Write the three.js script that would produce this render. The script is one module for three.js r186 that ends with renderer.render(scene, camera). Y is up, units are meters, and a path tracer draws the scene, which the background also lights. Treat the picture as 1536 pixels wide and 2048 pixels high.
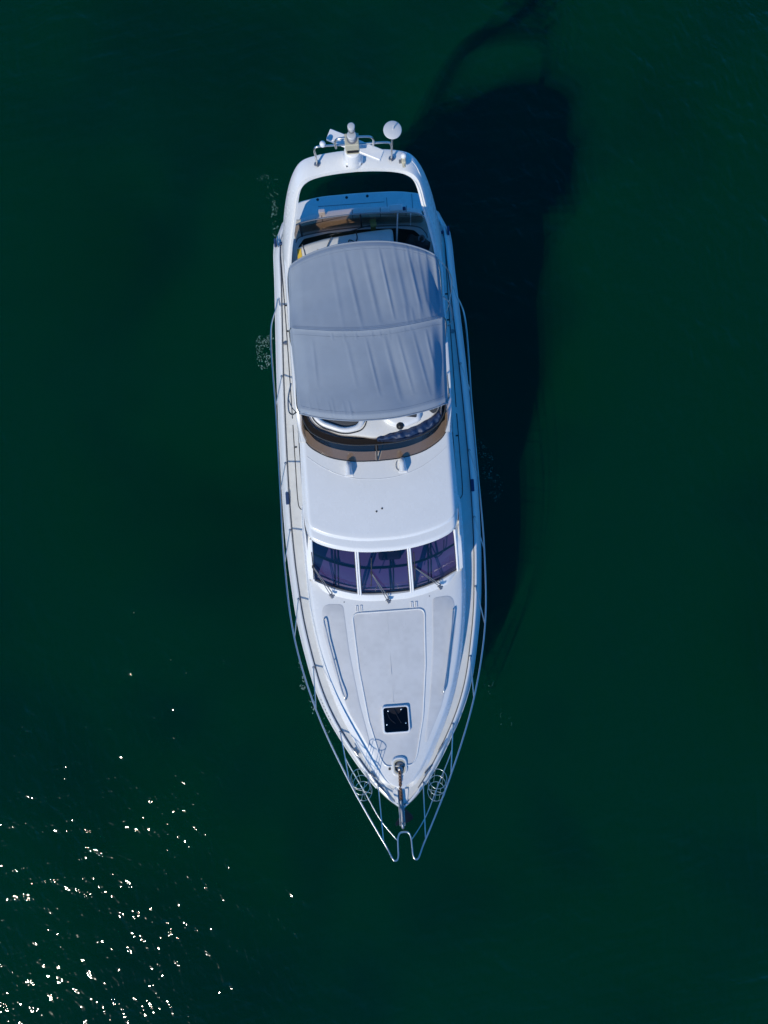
import * as THREE from 'three';
import { mergeGeometries, mergeVertices, toCreasedNormals } from 'three/addons/utils/BufferGeometryUtils.js';
import { RoundedBoxGeometry } from 'three/addons/geometries/RoundedBoxGeometry.js';

// ---------------------------------------------------------------- camera, sky, sun, exposure
const renderer = new THREE.WebGLRenderer({ antialias: true });
renderer.toneMapping = THREE.LinearToneMapping;
renderer.toneMappingExposure = 1.0;
renderer.shadowMap.enabled = true;
const scene = new THREE.Scene();
const camera = new THREE.PerspectiveCamera(66, 0.75, 0.1, 4000);   // a drone hovering 19.5 m over the sea, lens straight down
camera.position.set(0, 19.5, 0);
camera.up.set(0, 0, -1);
camera.lookAt(0, 0, 0);
scene.add(camera);

const SUN = new THREE.Vector3(-0.437, 0.616, 0.655).normalize();
{
  // clear deep blue sky, darkest overhead, paler to the horizon
  const W = 256, H = 128, d = new Float32Array(W * H * 4);
  for (let y = 0; y < H; y++) for (let x = 0; x < W; x++) {
    const el = ((y + 0.5) / H - 0.5) * Math.PI, t = Math.pow(1 - Math.max(0, Math.sin(el)), 1.7), o = (y * W + x) * 4;
    d[o] = 0.001 + 0.035 * t; d[o + 1] = 0.08 + 0.40 * t; d[o + 2] = 0.28 + 1.08 * t; d[o + 3] = 1;
    const hz = Math.pow(1 - Math.abs(Math.sin(el)), 9); d[o] += 0.18 * hz; d[o + 1] += 0.16 * hz; d[o + 2] += 0.05 * hz;   // pale band low over the sea
  }
  const sky = new THREE.DataTexture(d, W, H, THREE.RGBAFormat, THREE.FloatType);
  sky.mapping = THREE.EquirectangularReflectionMapping;
  sky.magFilter = sky.minFilter = THREE.LinearFilter;
  sky.needsUpdate = true;
  scene.background = sky;
  scene.environment = sky;
}
const sun = new THREE.DirectionalLight(new THREE.Color().setRGB(1.0, 0.94, 0.80), 3.22);
sun.position.copy(SUN).multiplyScalar(60);
sun.castShadow = true;
sun.shadow.mapSize.set(4096, 4096);
Object.assign(sun.shadow.camera, { left: -22, right: 22, top: 22, bottom: -22, near: 1, far: 140 });
scene.add(sun, sun.target);

// ---------------------------------------------------------------- helpers
let seed = 20240611;
const rnd = () => { seed = (seed * 1664525 + 1013904223) >>> 0; return seed / 4294967296; };
const rr = (a, b) => a + (b - a) * rnd();
const RGB = (r, g, b) => new THREE.Color().setRGB(r, g, b);
const lerp = (a, b, t) => a + (b - a) * t;
const clamp = (x, a = 0, b = 1) => Math.min(b, Math.max(a, x));
const smooth = (a, b, x) => { const t = clamp((x - a) / (b - a)); return t * t * (3 - 2 * t); };
const V = (x, y, z) => new THREE.Vector3(x, y, z);
// tileable value noise with given number of cells per tile
function noiseGrid(cells, sd) {
  const g = new Float32Array(cells * cells); let q = sd >>> 0;
  for (let i = 0; i < g.length; i++) { q = (q * 1664525 + 1013904223) >>> 0; g[i] = q / 4294967296; }
  return (u, v) => {
    const x = u * cells, y = v * cells, x0 = Math.floor(x), y0 = Math.floor(y);
    const fx = x - x0, fy = y - y0, sx = fx * fx * (3 - 2 * fx), sy = fy * fy * (3 - 2 * fy);
    const m = (n) => ((n % cells) + cells) % cells, a = m(x0), b = m(x0 + 1), c = m(y0) * cells, e = m(y0 + 1) * cells;
    return lerp(lerp(g[c + a], g[c + b], sx), lerp(g[e + a], g[e + b], sx), sy);
  };
}
function dataTexture(N, fill, srgb, repeat = 1) {
  const d = new Uint8Array(N * N * 4);
  for (let y = 0; y < N; y++) for (let x = 0; x < N; x++) {
    const o = (y * N + x) * 4, c = fill((x + 0.5) / N, (y + 0.5) / N, x, y);
    d[o] = clamp(c[0]) * 255; d[o + 1] = clamp(c[1]) * 255; d[o + 2] = clamp(c[2]) * 255; d[o + 3] = 255;
  }
  const t = new THREE.DataTexture(d, N, N, THREE.RGBAFormat);
  t.wrapS = t.wrapT = THREE.RepeatWrapping; t.magFilter = THREE.LinearFilter; t.minFilter = THREE.LinearMipmapLinearFilter;
  t.repeat.set(repeat, repeat);
  if (srgb) t.colorSpace = THREE.SRGBColorSpace;
  t.needsUpdate = true;
  return t;
}

// ---------------------------------------------------------------- the sea
{
  const water = new THREE.Group(); water.name = 'water'; water.userData = { kind: 'structure', label: 'dark green calm sea round the yacht', category: 'water' };
  scene.add(water);
  const TILE = 24, N = 2048;
  // ripples: many short wind waves with whole numbers of periods per tile, stronger in patches of breeze
  const waves = [];
  for (let i = 0; i < 76; i++) {
    const lam = 0.095 * Math.pow(12, rnd()), dir = 0.95 + rr(-1.0, 1.0), k = TILE / lam;
    const nx = Math.round(k * Math.cos(dir)), ny = Math.round(k * Math.sin(dir)); if (!nx && !ny) continue;
    const kk = 2 * Math.PI * Math.hypot(nx, ny) / TILE;
    waves.push({ nx, ny, p: rnd() * 6.283, a: (lam < 0.45 ? 0.0197 : 0.0105) / kk });
  }
  const h = new Float32Array(N * N), sinT = new Float32Array(4096);
  for (let i = 0; i < 4096; i++) sinT[i] = Math.sin(i / 4096 * 2 * Math.PI);
  const patch = noiseGrid(9, 77), patch2 = noiseGrid(31, 5), warp = noiseGrid(24, 99), warp2 = noiseGrid(24, 311);
  for (let y = 0; y < N; y++) for (let x = 0; x < N; x++) {
    const u0 = x / N, v0 = y / N, u = u0 + (warp(u0, v0) - 0.5) * 0.012, v = v0 + (warp2(u0, v0) - 0.5) * 0.012;
    let s = 0;
    for (const w of waves) { const ph = (w.nx * u + w.ny * v + w.p / 6.283); s += w.a * sinT[((ph - Math.floor(ph)) * 4096) | 0]; }
    h[y * N + x] = s * (0.60 + 0.62 * patch(u0, v0) * (0.5 + 1.0 * patch2(u0, v0)));
  }
  const cell = TILE / N, M = (n) => (n + N) % N;
  const nd = new Float32Array(N * N * 4);
  for (let y = 0; y < N; y++) for (let x = 0; x < N; x++) {
    const dx = (h[y * N + M(x + 1)] - h[y * N + M(x - 1)]) / (2 * cell), dy = (h[M(y + 1) * N + x] - h[M(y - 1) * N + x]) / (2 * cell), l = 1 / Math.hypot(dx, dy, 1), o = (y * N + x) * 4;
    nd[o] = -dx * l * 0.5 + 0.5; nd[o + 1] = -dy * l * 0.5 + 0.5; nd[o + 2] = l * 0.5 + 0.5; nd[o + 3] = 1;
  }
  const nt = new THREE.DataTexture(nd, N, N, THREE.RGBAFormat, THREE.FloatType);
  nt.wrapS = nt.wrapT = THREE.RepeatWrapping; nt.magFilter = nt.minFilter = THREE.LinearFilter; nt.needsUpdate = true;
  const sheet = (y) => {
    const g = new THREE.PlaneGeometry(3000, 3000, 1, 1); g.rotateX(-Math.PI / 2); g.translate(0, y, 0);
    const p = g.attributes.position, uv = g.attributes.uv;
    for (let i = 0; i < p.count; i++) uv.setXY(i, p.getX(i) / TILE, -p.getZ(i) / TILE);
    return g;
  };
  const surfMat = new THREE.MeshPhysicalMaterial({ color: RGB(1, 1, 1), roughness: 0.05, transmission: 1, thickness: 0, ior: 1.33, normalMap: nt });
  const surf = new THREE.Mesh(sheet(0), surfMat); surf.name = 'water_surface'; surf.receiveShadow = true; water.add(surf);
  // murky water body: suspended matter at growing depths, each veil scatters part of the light that reaches it
  const depths = [[-0.2, 0.17], [-0.5, 0.22], [-0.9, 0.28], [-1.4, 0.35], [-2.1, 0.5], [-3.0, 1]];
  const murkC = noiseGrid(7, 41), murkF = noiseGrid(43, 17), murkG = noiseGrid(160, 23);
  const murkH = noiseGrid(5, 71), murkS = noiseGrid(14, 93);       // drifting streaks of greener and bluer silt
  const mt = dataTexture(512, (u, v) => { const q = murkS(u * 1.0 + 0.15 * murkC(u, v), v), k = 0.54 + 0.38 * murkC(u, v) + 0.24 * q + 0.10 * murkF(u, v) + 0.05 * murkG(u, v), c = (murkH(u, v) + q) * 0.5 - 0.5; return [k, k * (1 + 0.15 * c), k * (1 - 0.6 * c)]; }, false);
  depths.forEach(([y, a]) => {
    const m = new THREE.MeshStandardMaterial({ color: RGB(0.0003, 0.050, 0.0195), map: mt, roughness: 1, opacity: a, transparent: a < 1 });
    m.specularIntensity = 0;
    const o = new THREE.Mesh(sheet(y), m); o.name = 'murky_layer'; o.receiveShadow = true; water.add(o);
  });
}

// ---------------------------------------------------------------- materials
const nFine = noiseGrid(128, 3), nMid = noiseGrid(24, 8), nBig = noiseGrid(6, 12), nTiny = noiseGrid(256, 61);
const speckTex = dataTexture(512, (u, v) => { const k = 0.88 + 0.09 * nBig(u, v) + 0.07 * nMid(u, v) - 0.12 * smooth(0.80, 0.98, nFine(u, v)) * nMid(v, u); return [k, k, k * 0.99]; }, false, 0.5);
const gritBump = dataTexture(512, (u, v) => { const k = nTiny(u, v); return [k, k, k]; }, false, 1);
const gelTex = dataTexture(512, (u, v) => { const k = 0.955 + 0.03 * nBig(u, v) + 0.02 * nMid(u, v) - 0.006 * nFine(u, v); return [k, k, k]; }, false, 0.4);
const gelRough = dataTexture(256, (u, v) => { const k = 0.7 + 0.35 * nMid(u, v) * nBig(v, u); return [k, k, k]; }, false, 0.7);
const weave = dataTexture(512, (u, v) => { const k = 0.5 + 0.22 * Math.sin(u * 2 * Math.PI * 128) + 0.22 * Math.sin(v * 2 * Math.PI * 128); return [k, k, k]; }, false, 2);
const clothTex = dataTexture(512, (u, v) => { const k = 0.90 + 0.06 * nBig(u, v) + 0.05 * nMid(u, v) + 0.03 * nTiny(u, v); return [k, k, k * 1.0]; }, false, 0.45);
const rustTex = dataTexture(128, (u, v) => { const k = nMid(u, v); return [0.30 + 0.25 * k, 0.17 + 0.12 * k, 0.10 + 0.06 * k]; }, false, 3);
const S = (o) => new THREE.MeshStandardMaterial(o);
const P = (o) => new THREE.MeshPhysicalMaterial(o);
const M = {
  gel: P({ color: RGB(0.80, 0.80, 0.79), map: gelTex, roughness: 0.34, roughnessMap: gelRough, clearcoat: 0.3, clearcoatRoughness: 0.12 }),
  hull: P({ color: RGB(0.80, 0.80, 0.79), map: gelTex, roughness: 0.22, clearcoat: 0.5, clearcoatRoughness: 0.08 }),
  deck: S({ color: RGB(0.74, 0.73, 0.70), map: speckTex, roughness: 0.8, bumpMap: gritBump, bumpScale: 0.0012 }),
  skid: S({ color: RGB(0.66, 0.66, 0.67), map: speckTex, roughness: 0.85, bumpMap: gritBump, bumpScale: 0.0016 }),
  steel: S({ color: RGB(0.62, 0.62, 0.61), metalness: 1, roughness: 0.3 }),
  dullsteel: S({ color: RGB(0.36, 0.36, 0.37), metalness: 1, roughness: 0.45 }),
  canvas: P({ color: RGB(0.27, 0.315, 0.375), map: clothTex, roughness: 0.9, bumpMap: weave, bumpScale: 0.0006, sheen: 0.3, sheenColor: RGB(0.4, 0.45, 0.5), sheenRoughness: 0.6 }),
  smoke: P({ color: RGB(0.54, 0.43, 0.34), roughness: 0.03, transmission: 1, thickness: 0, ior: 1.5 }),
  purple: P({ color: RGB(0.43, 0.36, 0.66), roughness: 0.02, transmission: 1, thickness: 0, ior: 1.5 }),
  acrylic: P({ color: RGB(0.18, 0.17, 0.17), roughness: 0.04, transmission: 1, thickness: 0, ior: 1.5 }),
  black: S({ color: RGB(0.012, 0.012, 0.013), roughness: 0.55 }),
  rubber: S({ color: RGB(0.03, 0.032, 0.036), roughness: 0.7 }),
  grey: S({ color: RGB(0.16, 0.165, 0.18), roughness: 0.7 }),
  vinyl: S({ color: RGB(0.72, 0.72, 0.71), map: clothTex, roughness: 0.55 }),
  dash: S({ color: RGB(0.34, 0.33, 0.34), map: clothTex, roughness: 0.7 }),
  dashdark: S({ color: RGB(0.02, 0.02, 0.025), roughness: 0.8 }),
  darkpad: S({ color: RGB(0.055, 0.06, 0.07), roughness: 0.6 }),
  yellow: S({ color: RGB(0.70, 0.48, 0.06), roughness: 0.6 }),
  olive: S({ color: RGB(0.16, 0.13, 0.03), roughness: 0.7 }),
  navy: S({ color: RGB(0.015, 0.045, 0.13), roughness: 0.55, map: clothTex }),
  beige: S({ color: RGB(0.52, 0.48, 0.36), roughness: 0.6 }),
  white: P({ color: RGB(0.82, 0.82, 0.82), roughness: 0.35, clearcoat: 0.3, clearcoatRoughness: 0.15 }),
  plastic: S({ color: RGB(0.62, 0.62, 0.62), roughness: 0.5 }),
  lens: P({ color: RGB(0.55, 0.55, 0.55), roughness: 0.25, clearcoat: 0.6 }),
  rust: S({ color: RGB(0.42, 0.42, 0.42), map: rustTex, roughness: 0.8, metalness: 0.25 }),
  teak: S({ color: RGB(0.30, 0.19, 0.10), roughness: 0.8 }),
  foam: S({ color: RGB(0.22, 0.32, 0.31), roughness: 0.9 }),
  mat: S({ color: RGB(0.012, 0.028, 0.02), roughness: 0.95 }),  // near-black tone of the added sheet that stands for gangway shade
  strip: S({ color: RGB(0.12, 0.125, 0.14), roughness: 0.8 }),  // grey for the added line that sharpens the toe rail shadow
  brown: S({ color: RGB(0.10, 0.085, 0.065), roughness: 0.7 }),
};

// ---------------------------------------------------------------- geometry helpers
function boxUV(g) {                     // uv in metres, by the way each face points
  g = g.index ? g.toNonIndexed() : g;
  const p = g.attributes.position, n = p.count, uv = new Float32Array(n * 2);
  const a = V(), b = V(), c = V(), q = V();
  for (let i = 0; i < n; i += 3) {
    a.fromBufferAttribute(p, i); b.fromBufferAttribute(p, i + 1); c.fromBufferAttribute(p, i + 2);
    q.crossVectors(b.clone().sub(a), c.clone().sub(a));
    const x = Math.abs(q.x), y = Math.abs(q.y), z = Math.abs(q.z);
    [a, b, c].forEach((v, k) => { const o = (i + k) * 2;
      if (y >= x * 0.6 && y >= z * 0.6) { uv[o] = v.x; uv[o + 1] = v.z; } else if (x > z) { uv[o] = v.z; uv[o + 1] = v.y; } else { uv[o] = v.x; uv[o + 1] = v.y; } });
  }
  g.setAttribute('uv', new THREE.BufferAttribute(uv, 2));
  return g;
}
function strip(g) { for (const k of Object.keys(g.attributes)) if (k !== 'position' && k !== 'normal' && k !== 'uv') g.deleteAttribute(k); return g; }
function join(list) { return list.length === 1 ? list[0] : mergeGeometries(list.map((g) => { g = strip(g.index ? g.toNonIndexed() : g); if (!g.attributes.uv) boxUV(g); return g; })); }
function part(name, geos, mat, parent, label) {
  let g = join(Array.isArray(geos) ? geos : [geos]);
  if (mat.map || mat.bumpMap || mat.roughnessMap) g = boxUV(g);
  const o = new THREE.Mesh(g, mat); o.name = name; o.castShadow = o.receiveShadow = true;
  if (label) o.userData.label = label;
  parent.add(o); return o;
}
function grp(name, parent, label) { const o = new THREE.Group(); o.name = name; if (label) o.userData.label = label; parent.add(o); return o; }
function grid(nu, nv, fn, crease = 0.7) {   // fn(i / nu, j / nv) -> [x, y, z]
  const pos = [], idx = [];
  for (let j = 0; j <= nv; j++) for (let i = 0; i <= nu; i++) pos.push(...fn(i / nu, j / nv, i, j));
  for (let j = 0; j < nv; j++) for (let i = 0; i < nu; i++) { const a = j * (nu + 1) + i, b = a + 1, c = a + nu + 1, d = c + 1; idx.push(a, c, b, b, c, d); }
  const g = new THREE.BufferGeometry();
  g.setAttribute('position', new THREE.Float32BufferAttribute(pos, 3)); g.setIndex(idx);
  if (crease >= 3) { g.computeVertexNormals(); return g; }
  return toCreasedNormals(g, crease);
}
function loft(rows, closed = false, crease = 0.7) {     // rows of equal length point lists
  const n = rows[0].length;
  return grid(closed ? n : n - 1, rows.length - 1, (u, v, i, j) => rows[j][i % n], crease);
}
function tube(pts, r, seg = 8, tension = 0.5, closed = false) {
  const c = new THREE.CatmullRomCurve3(pts.map((p) => V(...p)), closed, 'centripetal', tension);
  return new THREE.TubeGeometry(c, Math.max(6, pts.length * 8), r, seg, closed);
}
function rod(a, b, r, seg = 8) {
  const A = V(...a), B = V(...b), d = B.clone().sub(A), g = new THREE.CylinderGeometry(r, r, d.length(), seg);
  g.applyQuaternion(new THREE.Quaternion().setFromUnitVectors(V(0, 1, 0), d.normalize())); g.translate(...A.add(B).multiplyScalar(0.5).toArray());
  return g;
}
const rbox = (w, h, d, x, y, z, r = 0.02, ry = 0) => { const g = new RoundedBoxGeometry(w, h, d, 3, Math.min(r, w * 0.49, h * 0.49, d * 0.49)); g.rotateY(ry); g.translate(x, y, z); return g; };
const lathe = (pr, x, y, z, seg = 28) => { const g = new THREE.LatheGeometry(pr.map((q) => new THREE.Vector2(...q)), seg); g.translate(x, y, z); return g; };
function table(T) {                       // smooth curve through (key, value) pairs
  return (s) => {
    if (s <= T[0][0]) return T[0][1]; const n = T.length - 1; if (s >= T[n][0]) return T[n][1];
    let i = 0; while (s > T[i + 1][0]) i++;
    const [x0, y0] = T[i], [x1, y1] = T[i + 1], hh = x1 - x0, t = (s - x0) / hh;
    const sl = (k) => k <= 0 ? (T[1][1] - T[0][1]) / (T[1][0] - T[0][0]) : k >= n ? (T[n][1] - T[n - 1][1]) / (T[n][0] - T[n - 1][0]) : ((T[k + 1][1] - T[k][1]) / (T[k + 1][0] - T[k][0]) + (T[k][1] - T[k - 1][1]) / (T[k][0] - T[k - 1][0])) / 2;
    const m0 = sl(i) * hh, m1 = sl(i + 1) * hh, t2 = t * t, t3 = t2 * t;
    return (2 * t3 - 3 * t2 + 1) * y0 + (t3 - 2 * t2 + t) * m0 + (-2 * t3 + 3 * t2) * y1 + (t3 - t2) * m1;
  };
}
function roundPoly(pts, r = 0.06, n = 5) {            // closed outline with rounded corners
  const out = [], N = pts.length;
  for (let i = 0; i < N; i++) {
    const p = pts[i], a = pts[(i + N - 1) % N], b = pts[(i + 1) % N], rad = p[2] ?? r;
    const da = Math.hypot(a[0] - p[0], a[1] - p[1]), db = Math.hypot(b[0] - p[0], b[1] - p[1]), q = Math.min(rad, da * 0.45, db * 0.45);
    const A = [p[0] + (a[0] - p[0]) / da * q, p[1] + (a[1] - p[1]) / da * q], B = [p[0] + (b[0] - p[0]) / db * q, p[1] + (b[1] - p[1]) / db * q];
    for (let k = 0; k <= n; k++) { const t = k / n, u = 1 - t; out.push([u * u * A[0] + 2 * u * t * p[0] + t * t * B[0], u * u * A[1] + 2 * u * t * p[1] + t * t * B[1]]); }
  }
  return out;
}
function dense(o, step = 0.12) { const out = []; o.forEach((p, i) => { const q = o[(i + 1) % o.length], n = Math.max(1, Math.ceil(Math.hypot(q[0] - p[0], q[1] - p[1]) / step)); for (let k = 0; k < n; k++) out.push([lerp(p[0], q[0], k / n), lerp(p[1], q[1], k / n)]); }); return out; }
// a slab over a closed outline: profile entries [inset, height above hf] or [inset, (x, z) => y]
function domed(outline, profile, hf, rings = 4, crease = 0.6, centre) {
  const o = dense(outline), N = o.length;
  let A = 0; for (let i = 0; i < N; i++) { const p = o[i], q = o[(i + 1) % N]; A += p[0] * q[1] - q[0] * p[1]; }
  const sg = A > 0 ? 1 : -1;
  const nr = o.map((p, i) => { const a = o[(i + N - 2) % N], b = o[(i + 2) % N], dx = b[0] - a[0], dz = b[1] - a[1], l = Math.hypot(dx, dz) || 1; return [-dz / l * sg, dx / l * sg]; });
  const cx = centre ? centre[0] : o.reduce((t, p) => t + p[0], 0) / N, cz = centre ? centre[1] : o.reduce((t, p) => t + p[1], 0) / N;
  const rows = profile.map(([d, h]) => o.map((p, i) => { const x = p[0] + nr[i][0] * d, z = p[1] + nr[i][1] * d; return [x, typeof h === 'function' ? h(x, z) : hf(x, z) + h, z]; }));
  const last = rows[rows.length - 1], lh = profile[profile.length - 1][1];
  for (let k = 1; k <= rings; k++) rows.push(last.map(([x, y, z]) => { const X = lerp(x, cx, k / rings), Z = lerp(z, cz, k / rings); return [X, typeof lh === 'function' ? lh(X, Z) : hf(X, Z) + lh, Z]; }));
  const g = loft(rows, true, crease);
  return g;
}
const mir = (pts) => pts.concat(pts.slice().reverse().filter((p) => Math.abs(p[0]) > 1e-6).map((p) => [-p[0], ...p.slice(1)]));

// ---------------------------------------------------------------- the yacht
// x to the port side (right in the picture), z to the bow, y up from the water
const yacht = new THREE.Group(); yacht.name = 'motor_yacht';
yacht.userData = { label: 'white flybridge motor yacht with grey canvas sun top lying on dark green sea', category: 'yacht' };
function moor(o) { o.position.set(-0.06, 0, 0); o.rotation.y = 0.0712; scene.add(o); }
moor(yacht);
function thing(name, label, category, group) { const o = new THREE.Group(); o.name = name; o.userData = { label, category }; if (group) o.userData.group = group; moor(o); return o; }

const gun = (s) => 1.35 + 0.6 * Math.pow(clamp((s + 6.3) / 13, 0, 1.1), 1.5);
const halfW = table([[-6.9, 1.80], [-6.6, 1.98], [-6.25, 2.05], [-5.55, 2.08], [-4.6, 2.125], [-3.45, 2.175], [-2.5, 2.205], [-1.5, 2.225], [-0.6, 2.235], [0.1, 2.23], [1.0, 2.2], [1.5, 2.165], [2.3, 2.09], [3.1, 1.955], [3.95, 1.76], [4.6, 1.515], [5.3, 1.145], [5.95, 0.735], [6.405, 0.365], [6.707, 0.012]]);
const deckH = (s) => gun(s) - 0.028;
{ // hull: keel, chine, topsides, sloping gunwale and toe rail
  const secs = [[0, -0.75, 0], [0.05, -0.72, 0.15], [0.62, -0.25, 0.5], [0.83, 0.02, 0.62], [0.86, 0.12, 0.66], [0.93, 0.62, 0.83], [0.985, 1, 0.985], [1, 1.03, 1]];
  const rows = [], n = 72, s0 = -6.85;
  for (let i = 0; i <= n; i++) {
    const t = Math.sin((i / n) * Math.PI / 2 * 0.999) ** 0.9, row = [], sg = lerp(s0, 6.705, t), w = halfW(sg), gh = gun(sg), bowness = smooth(0.35, 1, t);
    const half = [];
    for (const [fw, fy, fs] of secs) {
      const top = gh - 0.20, y = fy <= 0 ? lerp(fy, fy * 0.4, bowness) : fy <= 0.12 ? fy : fy >= 1 ? top + (fy - 1) * 0.5 : 0.12 + (top - 0.12) * fy;
      const rake = (1 - fs) * 1.9 * bowness, wf = fw * lerp(1, Math.pow(fs, 1.1), bowness * 0.75);
      half.push([w * wf, y, sg - rake]);
    }
    half.push([w - 0.012, gh - 0.13, sg], [w * 0.995 - 0.07, gh - 0.03, sg], [Math.max(0, w - 0.105), gh + 0.004, sg], [Math.max(0, w - 0.13), gh + 0.012, sg], [Math.max(0, w - 0.152), gh + 0.004, sg], [Math.max(0, w - 0.158), gh - 0.07, sg]);
    for (let k = half.length - 1; k >= 0; k--) row.push([-half[k][0], half[k][1], half[k][2]]);
    for (let k = 1; k < half.length; k++) row.push(half[k]);
    rows.push(row);
  }
  const r0 = rows[0], cap = rows[0].map(([x, y, z]) => [x * 0.02, y, z]);
  part('hull', [loft(rows, false, 0.55), loft([cap, r0], false, 0.5)], M.hull, yacht);
  // rubbing strake along both topsides
  for (const sd of [-1, 1]) { const pts = []; for (let s = -6.4; s <= 6.45; s += 0.3) pts.push([sd * (halfW(s) * 0.999 + 0.006), gun(s) - 0.2, s]); part('rubbing_strake', tube(pts, 0.022, 6), M.plastic, yacht); }
}
{ // side decks and foredeck
  const n = 64, rows = [];
  for (let i = 0; i <= n; i++) { const s = lerp(-6.5, 6.52, i / n), w = Math.max(0.01, halfW(s) - 0.15), row = []; for (let k = -8; k <= 8; k++) row.push([w * k / 8, deckH(s) + 0.03 * (1 - (k / 8) ** 2), s]); rows.push(row); }
  part('deck', loft(rows, false, 3.1), M.deck, yacht);
}
for (const sd of [-1, 1]) { const pts = []; for (let s = -6.3; s <= 6.2; s += 0.25) pts.push([sd * (halfW(s) - 0.165), deckH(s) + 0.006, s]); part('toe_shadow_strip', tube(pts, 0.011, 6), M.strip, yacht); }  // thin grey strip added to darken the shadow line inside the toe rail
{ // bathing platform behind the transom
  const out = roundPoly(mir([[0, -7.72], [0.95, -7.70], [1.5, -7.6], [1.8, -7.35, 0.2], [1.9, -6.75]]), 0.25, 6);
  const pf = grp('swim_platform', yacht);
  part('platform_deck', domed(out, [[0.04, -0.18], [0, -0.1], [0, -0.03], [0.03, 0]], () => 0.5, 3), M.gel, pf);
  part('hatch_seam', [rbox(0.012, 0.006, 0.7, 0.66, 0.502, -7.2, 0.002), rbox(0.012, 0.006, 0.9, 1.27, 0.502, -7.15, 0.002), rbox(1.6, 0.006, 0.012, -0.2, 0.502, -7.45, 0.002)], M.grey, pf);
  for (const x of [-1.0, -0.3, 0.2]) part('drain', lathe([[0, 0.006], [0.03, 0.006], [0.035, 0]], x, 0.5, -7.62, 12), M.rubber, pf);
}
// raised trunk of the foredeck
const coachW = table([[-0.2, 1.72], [0.5, 1.73], [1.18, 1.71], [1.85, 1.685], [2.63, 1.60], [3.62, 1.40], [4.39, 1.16], [5.25, 0.765], [5.79, 0.47], [6.0, 0.30], [6.12, 0.1]]);
const coachEdge = (s) => deckH(s) + 0.36 - 0.22 * smooth(1.5, 5.9, s);
const coachH = (x, s) => coachEdge(s) + (0.13 - 0.05 * smooth(1.5, 6, s)) * (1 - (x / (coachW(s) + 0.001)) ** 2);
{
  const half = []; for (let s = -0.2; s <= 6.01; s += 0.23) half.push([coachW(s), s]); half.push([0.28, 6.02], [0.14, 6.11], [0, 6.14]);
  const out = half.concat(half.slice(0, -1).reverse().map(([x, s]) => [-x, s]));
  part('coachroof', domed(out, [[-0.12, (x, z) => deckH(z) - 0.04], [-0.10, (x, z) => deckH(z) + 0.035], [-0.02, -0.055], [0.012, -0.018], [0.05, 0]], coachH, 10, 0.45, [0, 2.6]), M.gel, yacht);
  // non-slip mouldings on either side of the centre panel
  for (const sd of [-1, 1]) {
    const o = roundPoly([[0.99, 1.98], [1.47, 1.94, 0.25], [1.47, 2.6], [1.27, 3.6], [1.03, 4.4], [0.66, 5.15, 0.06], [0.60, 5.15, 0.05], [0.78, 4.2], [0.93, 3.0]].map(([x, z, r]) => [x * sd, z, r]), 0.1);
    part('non_slip_panel', domed(o, [[0, -0.01], [0, 0.004], [0.012, 0.008]], coachH, 5, 0.6), M.skid, yacht);
  }
  // large centre hatch panel, its rim standing proud round it
  const pc = roundPoly(mir([[0.80, 2.19, 0.16], [0.735, 3.45], [0.60, 4.6], [0.40, 5.45], [0.3, 5.62, 0.12]]), 0.08, 6);
  const cp = grp('deck_hatch_panel', yacht, 'large pale panel let into the foredeck');
  part('panel', domed(pc, [[0, -0.02], [0.004, 0.004]], coachH, 6, 0.6, [0, 3.6]), M.skid, cp);
  part('rim', tube(dense(pc, 0.2).map(([x, z]) => [x, coachH(x, z) + 0.008, z]), 0.017, 6, 0.5, true), M.gel, cp);
  for (const [za, zb] of [[2.22, 2.72], [2.74, 3.6], [3.63, 4.22]]) part('seam', rbox(0.009, 0.006, zb - za, -0.03, coachH(0, (za + zb) / 2) + 0.004, (za + zb) / 2, 0.002), M.plastic, cp);
  for (const x of [-0.683, -0.590, 0.527, 0.622]) {
    const h = grp('hinge', yacht), y = coachH(x, 2.09);
    part('hinge_leaf', rbox(0.055, 0.016, 0.13, x, y + 0.01, 2.09, 0.007), M.white, h);
    part('hinge_pin', rod([x - 0.012, y + 0.014, 2.035], [x - 0.012, y + 0.014, 2.145], 0.007), M.grey, h);
  }
  for (const [x, z] of [[-0.96, 1.93], [0.93, 1.93], [1.09, 2.55]]) part('screw_cap', lathe([[0, 0.006], [0.011, 0.004], [0.013, 0]], x, coachH(x, z) + 0.002, z, 10), M.grey, yacht);
}
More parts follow.
